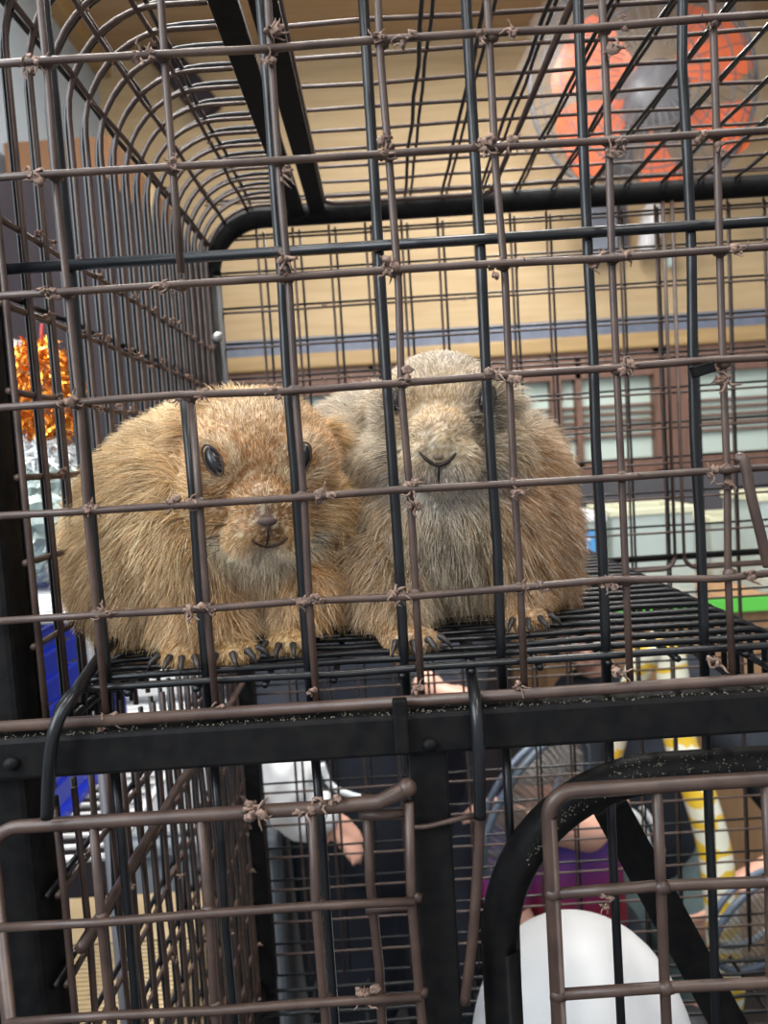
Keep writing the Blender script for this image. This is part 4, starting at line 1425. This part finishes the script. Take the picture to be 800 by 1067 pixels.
def person_child():
    t = thing('person', 'dark haired child in a black printed T-shirt holding the yellow snake', 'person', (P(670, 900, 1.74).x, 1.74, 0), 'people behind the cage')
    hc = P(606, 652, 1.74)
    x = P(672, 880, 1.74).x
    neck = Vector((hc.x + .05, 1.78, hc.z - .14)); chest = Vector((x, 1.80, neck.z - .20)); hip = Vector((x + .01, 1.80, .44))
    shl, shr = Vector((chest.x - .13, 1.78, neck.z - .04)), Vector((chest.x + .14, 1.78, neck.z - .02))
    wr = P(772, 925, 1.36); er = P(860, 880, 1.50)
    wl = P(640, 1000, 1.45); el = Vector((chest.x - .2, 1.56, .62))
    bm = bmesh.new()
    q, rot = head(bm, hc, .92, (-.15, -1, -.55))
    limb(bm, [hc + Vector((.01, .02, -.05)), neck], [.042, .045]); limb(bm, [neck, chest, hip], [.05, .10, .105])
    limb(bm, [shr, er, wr], [.045, .040, .027]); limb(bm, [shl, el, wl], [.045, .036, .024])
    hand(bm, wr, (P(738, 968, 1.34) - wr), (-.5, .3, -.3), .15, .55, 1)
    hand(bm, wl, (P(690, 1030, 1.42) - wl), (0, .3, -1), .14, .5, -1)
    for s in (-1, 1): limb(bm, [hip + Vector((s * .07, 0, 0)), Vector((x + s * .08, 1.74, .30)), Vector((x + s * .08, 1.78, .06)), Vector((x + s * .08, 1.70, .03))], [.075, .052, .04, .03])
    link('body', fuse(bm, .006, 2), M_skin, t)
    face_and_hair(t, q, rot, .92, True)
    bm = bmesh.new()
    limb(bm, [neck + Vector((0, 0, -.02)), chest, hip + Vector((0, 0, .03))], [.07, .135, .14])
    limb(bm, [shr, shr.lerp(er, .75)], [.068, .062]); limb(bm, [shl, shl.lerp(el, .7)], [.066, .058])
    sme = cloth(bm); so = link('t_shirt', sme, M_blacktee, t)
    bvh = BVHTree.FromPolygons([v.co.copy() for v in sme.vertices], [tuple(p.vertices) for p in sme.polygons])
    def onto(line, r):
        pts = []
        for u, v in line:
            h = bvh.ray_cast(CAM, ray(u, v).normalized())[0]
            if h is not None: pts.append(h)
        if len(pts) > 1:
            tube(bm, spline(pts, 4), r, 6)
    bm = bmesh.new()
    onto([(650, 842), (663, 850), (672, 866), (676, 884), (688, 905), (696, 925)], .008)
    onto([(668, 840), (682, 862), (690, 888)], .007)
    onto([(640, 846), (655, 862), (664, 876)], .005)
    onto([(632, 882), (640, 892), (648, 896)], .006)
    onto([(636, 902), (644, 902), (648, 912), (642, 922), (634, 918), (632, 908), (636, 902)], .006)
    onto([(648, 934), (660, 944), (676, 948), (690, 944)], .006)
    onto([(712, 950), (720, 940), (726, 928), (728, 945), (720, 962)], .006)
    obj('shirt_print', bm, M_print, so, True)
    bm = bmesh.new()
    limb(bm, [hip + Vector((0, 0, .04)), hip + Vector((0, 0, -.03))], [.125, .12])
    for s in (-1, 1): limb(bm, [hip + Vector((s * .07, 0, 0)), Vector((x + s * .08, 1.74, .30)), Vector((x + s * .08, 1.78, .08))], [.10, .08, .065])
    link('trousers', cloth(bm, .012), M_teal, t)
    for s in (-1, 1):
        bm = bmesh.new(); limb(bm, [(x + s * .08, 1.80, .04), (x + s * .08, 1.69, .035)], [.038, .035]); link('shoe', fuse(bm, .01, 2), M_dgrey, t)
person_child()

def person_small():
    t = thing('person', 'small child in a purple and red top crouching over a mesh hoop', 'person', (P(590, 930, 1.42).x, 1.42, 0), 'people behind the cage')
    hc = P(562, 806, 1.40)
    x = P(592, 930, 1.45).x
    neck = Vector((x - .01, 1.46, hc.z - .06)); chest = Vector((x, 1.48, hc.z - .17)); hip = Vector((x + .01, 1.50, .40))
    shl, shr = Vector((x - .09, 1.45, neck.z - .04)), Vector((x + .09, 1.45, neck.z - .03))
    wl = P(545, 858, 1.24); el = P(612, 868, 1.34)
    wr = P(640, 985, 1.36); er = Vector((x + .14, 1.44, chest.z - .08))
    bm = bmesh.new()
    q, rot = head(bm, hc, .85, (-.5, -.8, -.6))
    limb(bm, [hc + Vector((.02, .02, -.04)), neck], [.04, .045]); limb(bm, [neck, chest, hip], [.045, .085, .09])
    limb(bm, [shr, el, wl], [.038, .034, .024]); limb(bm, [shl, Vector((x - .13, 1.40, chest.z - .06)), P(560, 990, 1.36)], [.038, .032, .022])
    hand(bm, wl, (P(505, 838, 1.22) - wl), (.1, -.5, -.6), .15, .7, 1)
    hand(bm, P(560, 990, 1.36), (.2, -.1, -.4), (0, .3, -1), .12, .5, -1)
    for s in (-1, 1): limb(bm, [hip + Vector((s * .06, 0, 0)), Vector((x + s * .10, 1.36, .36)), Vector((x + s * .09, 1.48, .06)), Vector((x + s * .09, 1.40, .03))], [.065, .05, .036, .028])
    link('body', fuse(bm, .006, 2), M_skin, t)
    face_and_hair(t, q, rot, .85)
    bm = bmesh.new()
    limb(bm, [neck + Vector((0, 0, -.05)), chest, hip + Vector((0, 0, .02))], [.06, .115, .12])
    limb(bm, [shl, Vector((x - .13, 1.40, chest.z - .06))], [.055, .05])
    link('top', cloth(bm), M_purple, t)
    bm = bmesh.new()
    for s in (-1, 1): limb(bm, [hip + Vector((s * .06, 0, 0)), Vector((x + s * .10, 1.36, .36)), Vector((x + s * .09, 1.48, .09))], [.09, .07, .055])
    link('trousers', cloth(bm, .012), M_navy, t)
    for s in (-1, 1):
        bm = bmesh.new(); limb(bm, [(x + s * .09, 1.50, .04), (x + s * .09, 1.40, .035)], [.036, .034]); link('shoe', fuse(bm, .01, 2), M_dgrey, t)
person_small()

def mesh_hoop(label, c, ex, ez, rx, rz, m_r=.006):
    c = Vector(c); ex = Vector(ex).normalized(); ez = Vector(ez).normalized()
    t = thing('mesh_hoop', label, 'net', c, 'mesh hoops held by the children')
    bm = bmesh.new()
    pts = [c + ex * rx * math.cos(2 * PI * i / 40) + ez * rz * math.sin(2 * PI * i / 40) for i in range(41)]
    tube(bm, pts, m_r, 8)
    obj('rim', bm, mat('grey_blue_rim', (.10, .13, .17), .35), t, True)
    n = ex.cross(ez).normalized()
    bm = bmesh.new()
    pts = [c + n * .03 + ex * rx * .8 * math.cos(2 * PI * i / 40) + ez * rz * .8 * math.sin(2 * PI * i / 40) for i in range(41)]
    tube(bm, pts, m_r * .9, 8)
    obj('inner_ring', bm, mat('grey_blue_ring', (.12, .16, .22), .35), t, True)
    bm = bmesh.new()
    k = 26
    for i in range(1, k):
        a = -1 + 2 * i / k
        b = math.sqrt(1 - a * a)
        tube(bm, [c + ex * rx * a - ez * rz * b, c + n * .012 * b + ex * rx * a, c + ex * rx * a + ez * rz * b], .0012, 4)
        tube(bm, [c + ez * rz * a - ex * rx * b, c + n * .012 * b + ez * rz * a, c + ez * rz * a + ex * rx * b], .0012, 4)
    obj('wire_net', bm, mat('grey_net', (.22, .20, .18), .4), t, True)
a = P(590, 905, 1.20)
mesh_hoop('round wire mesh hoop held in the hands of the crouching child', P(560, 840, 1.18), (P(600, 770, 1.22) - P(515, 905, 1.15)), (P(620, 880, 1.30) - P(520, 800, 1.08)), .13, .10)
mesh_hoop('round fine mesh hoop beside the forearm holding the snake', P(800, 960, 1.22), (P(850, 900, 1.25) - P(745, 990, 1.20)), (P(840, 1010, 1.30) - P(760, 910, 1.15)), .11, .10)

def snake():
    path = [(640, 790, 1.50), (655, 725, 1.48), (674, 682, 1.46), (694, 676, 1.45), (702, 715, 1.44), (708, 770, 1.42), (729, 830, 1.38), (743, 880, 1.36), (750, 930, 1.34), (754, 985, 1.34), (758, 1030, 1.36), (752, 1090, 1.42), (728, 1120, 1.50)]
    pts = spline([P(*q) for q in path], 8)
    n = len(pts)
    rs = [.030 * min(1, .45 + 3 * min(i / n, 1 - i / n)) for i in range(n)]
    bm = bmesh.new(); tube(bm, pts, rs, 20)
    t = thing('python_snake', 'thick white and yellow python hanging down in the hand of a child', 'snake', pts[-1])
    obj('body', bm, M_snake, t, True)
    d = (pts[-1] - pts[-2]).normalized()
    bm = bmesh.new()
    hp = pts[-1] + d * .03
    ell(bm, pts[-1] + d * .01, .018); ell(bm, hp, (.024, .022, .017)); ell(bm, hp + d * .025, (.017, .016, .012))
    h = link('head', fuse(bm, .004, 2), M_snake, t)
    for s in (-1, 1):
        bm = bmesh.new(); ell(bm, hp + Vector((s * .005, -.019, .008)) + d * .012, .004); obj('eye', bm, M_eye, h, True)
snake()

# ------------------------------------------------------------------ look
sc.view_settings.view_transform = 'Standard'
sc.view_settings.look = 'None'
sc.view_settings.gamma = 1
sc.view_settings.use_curve_mapping = False
sc.view_settings.exposure = -0.22
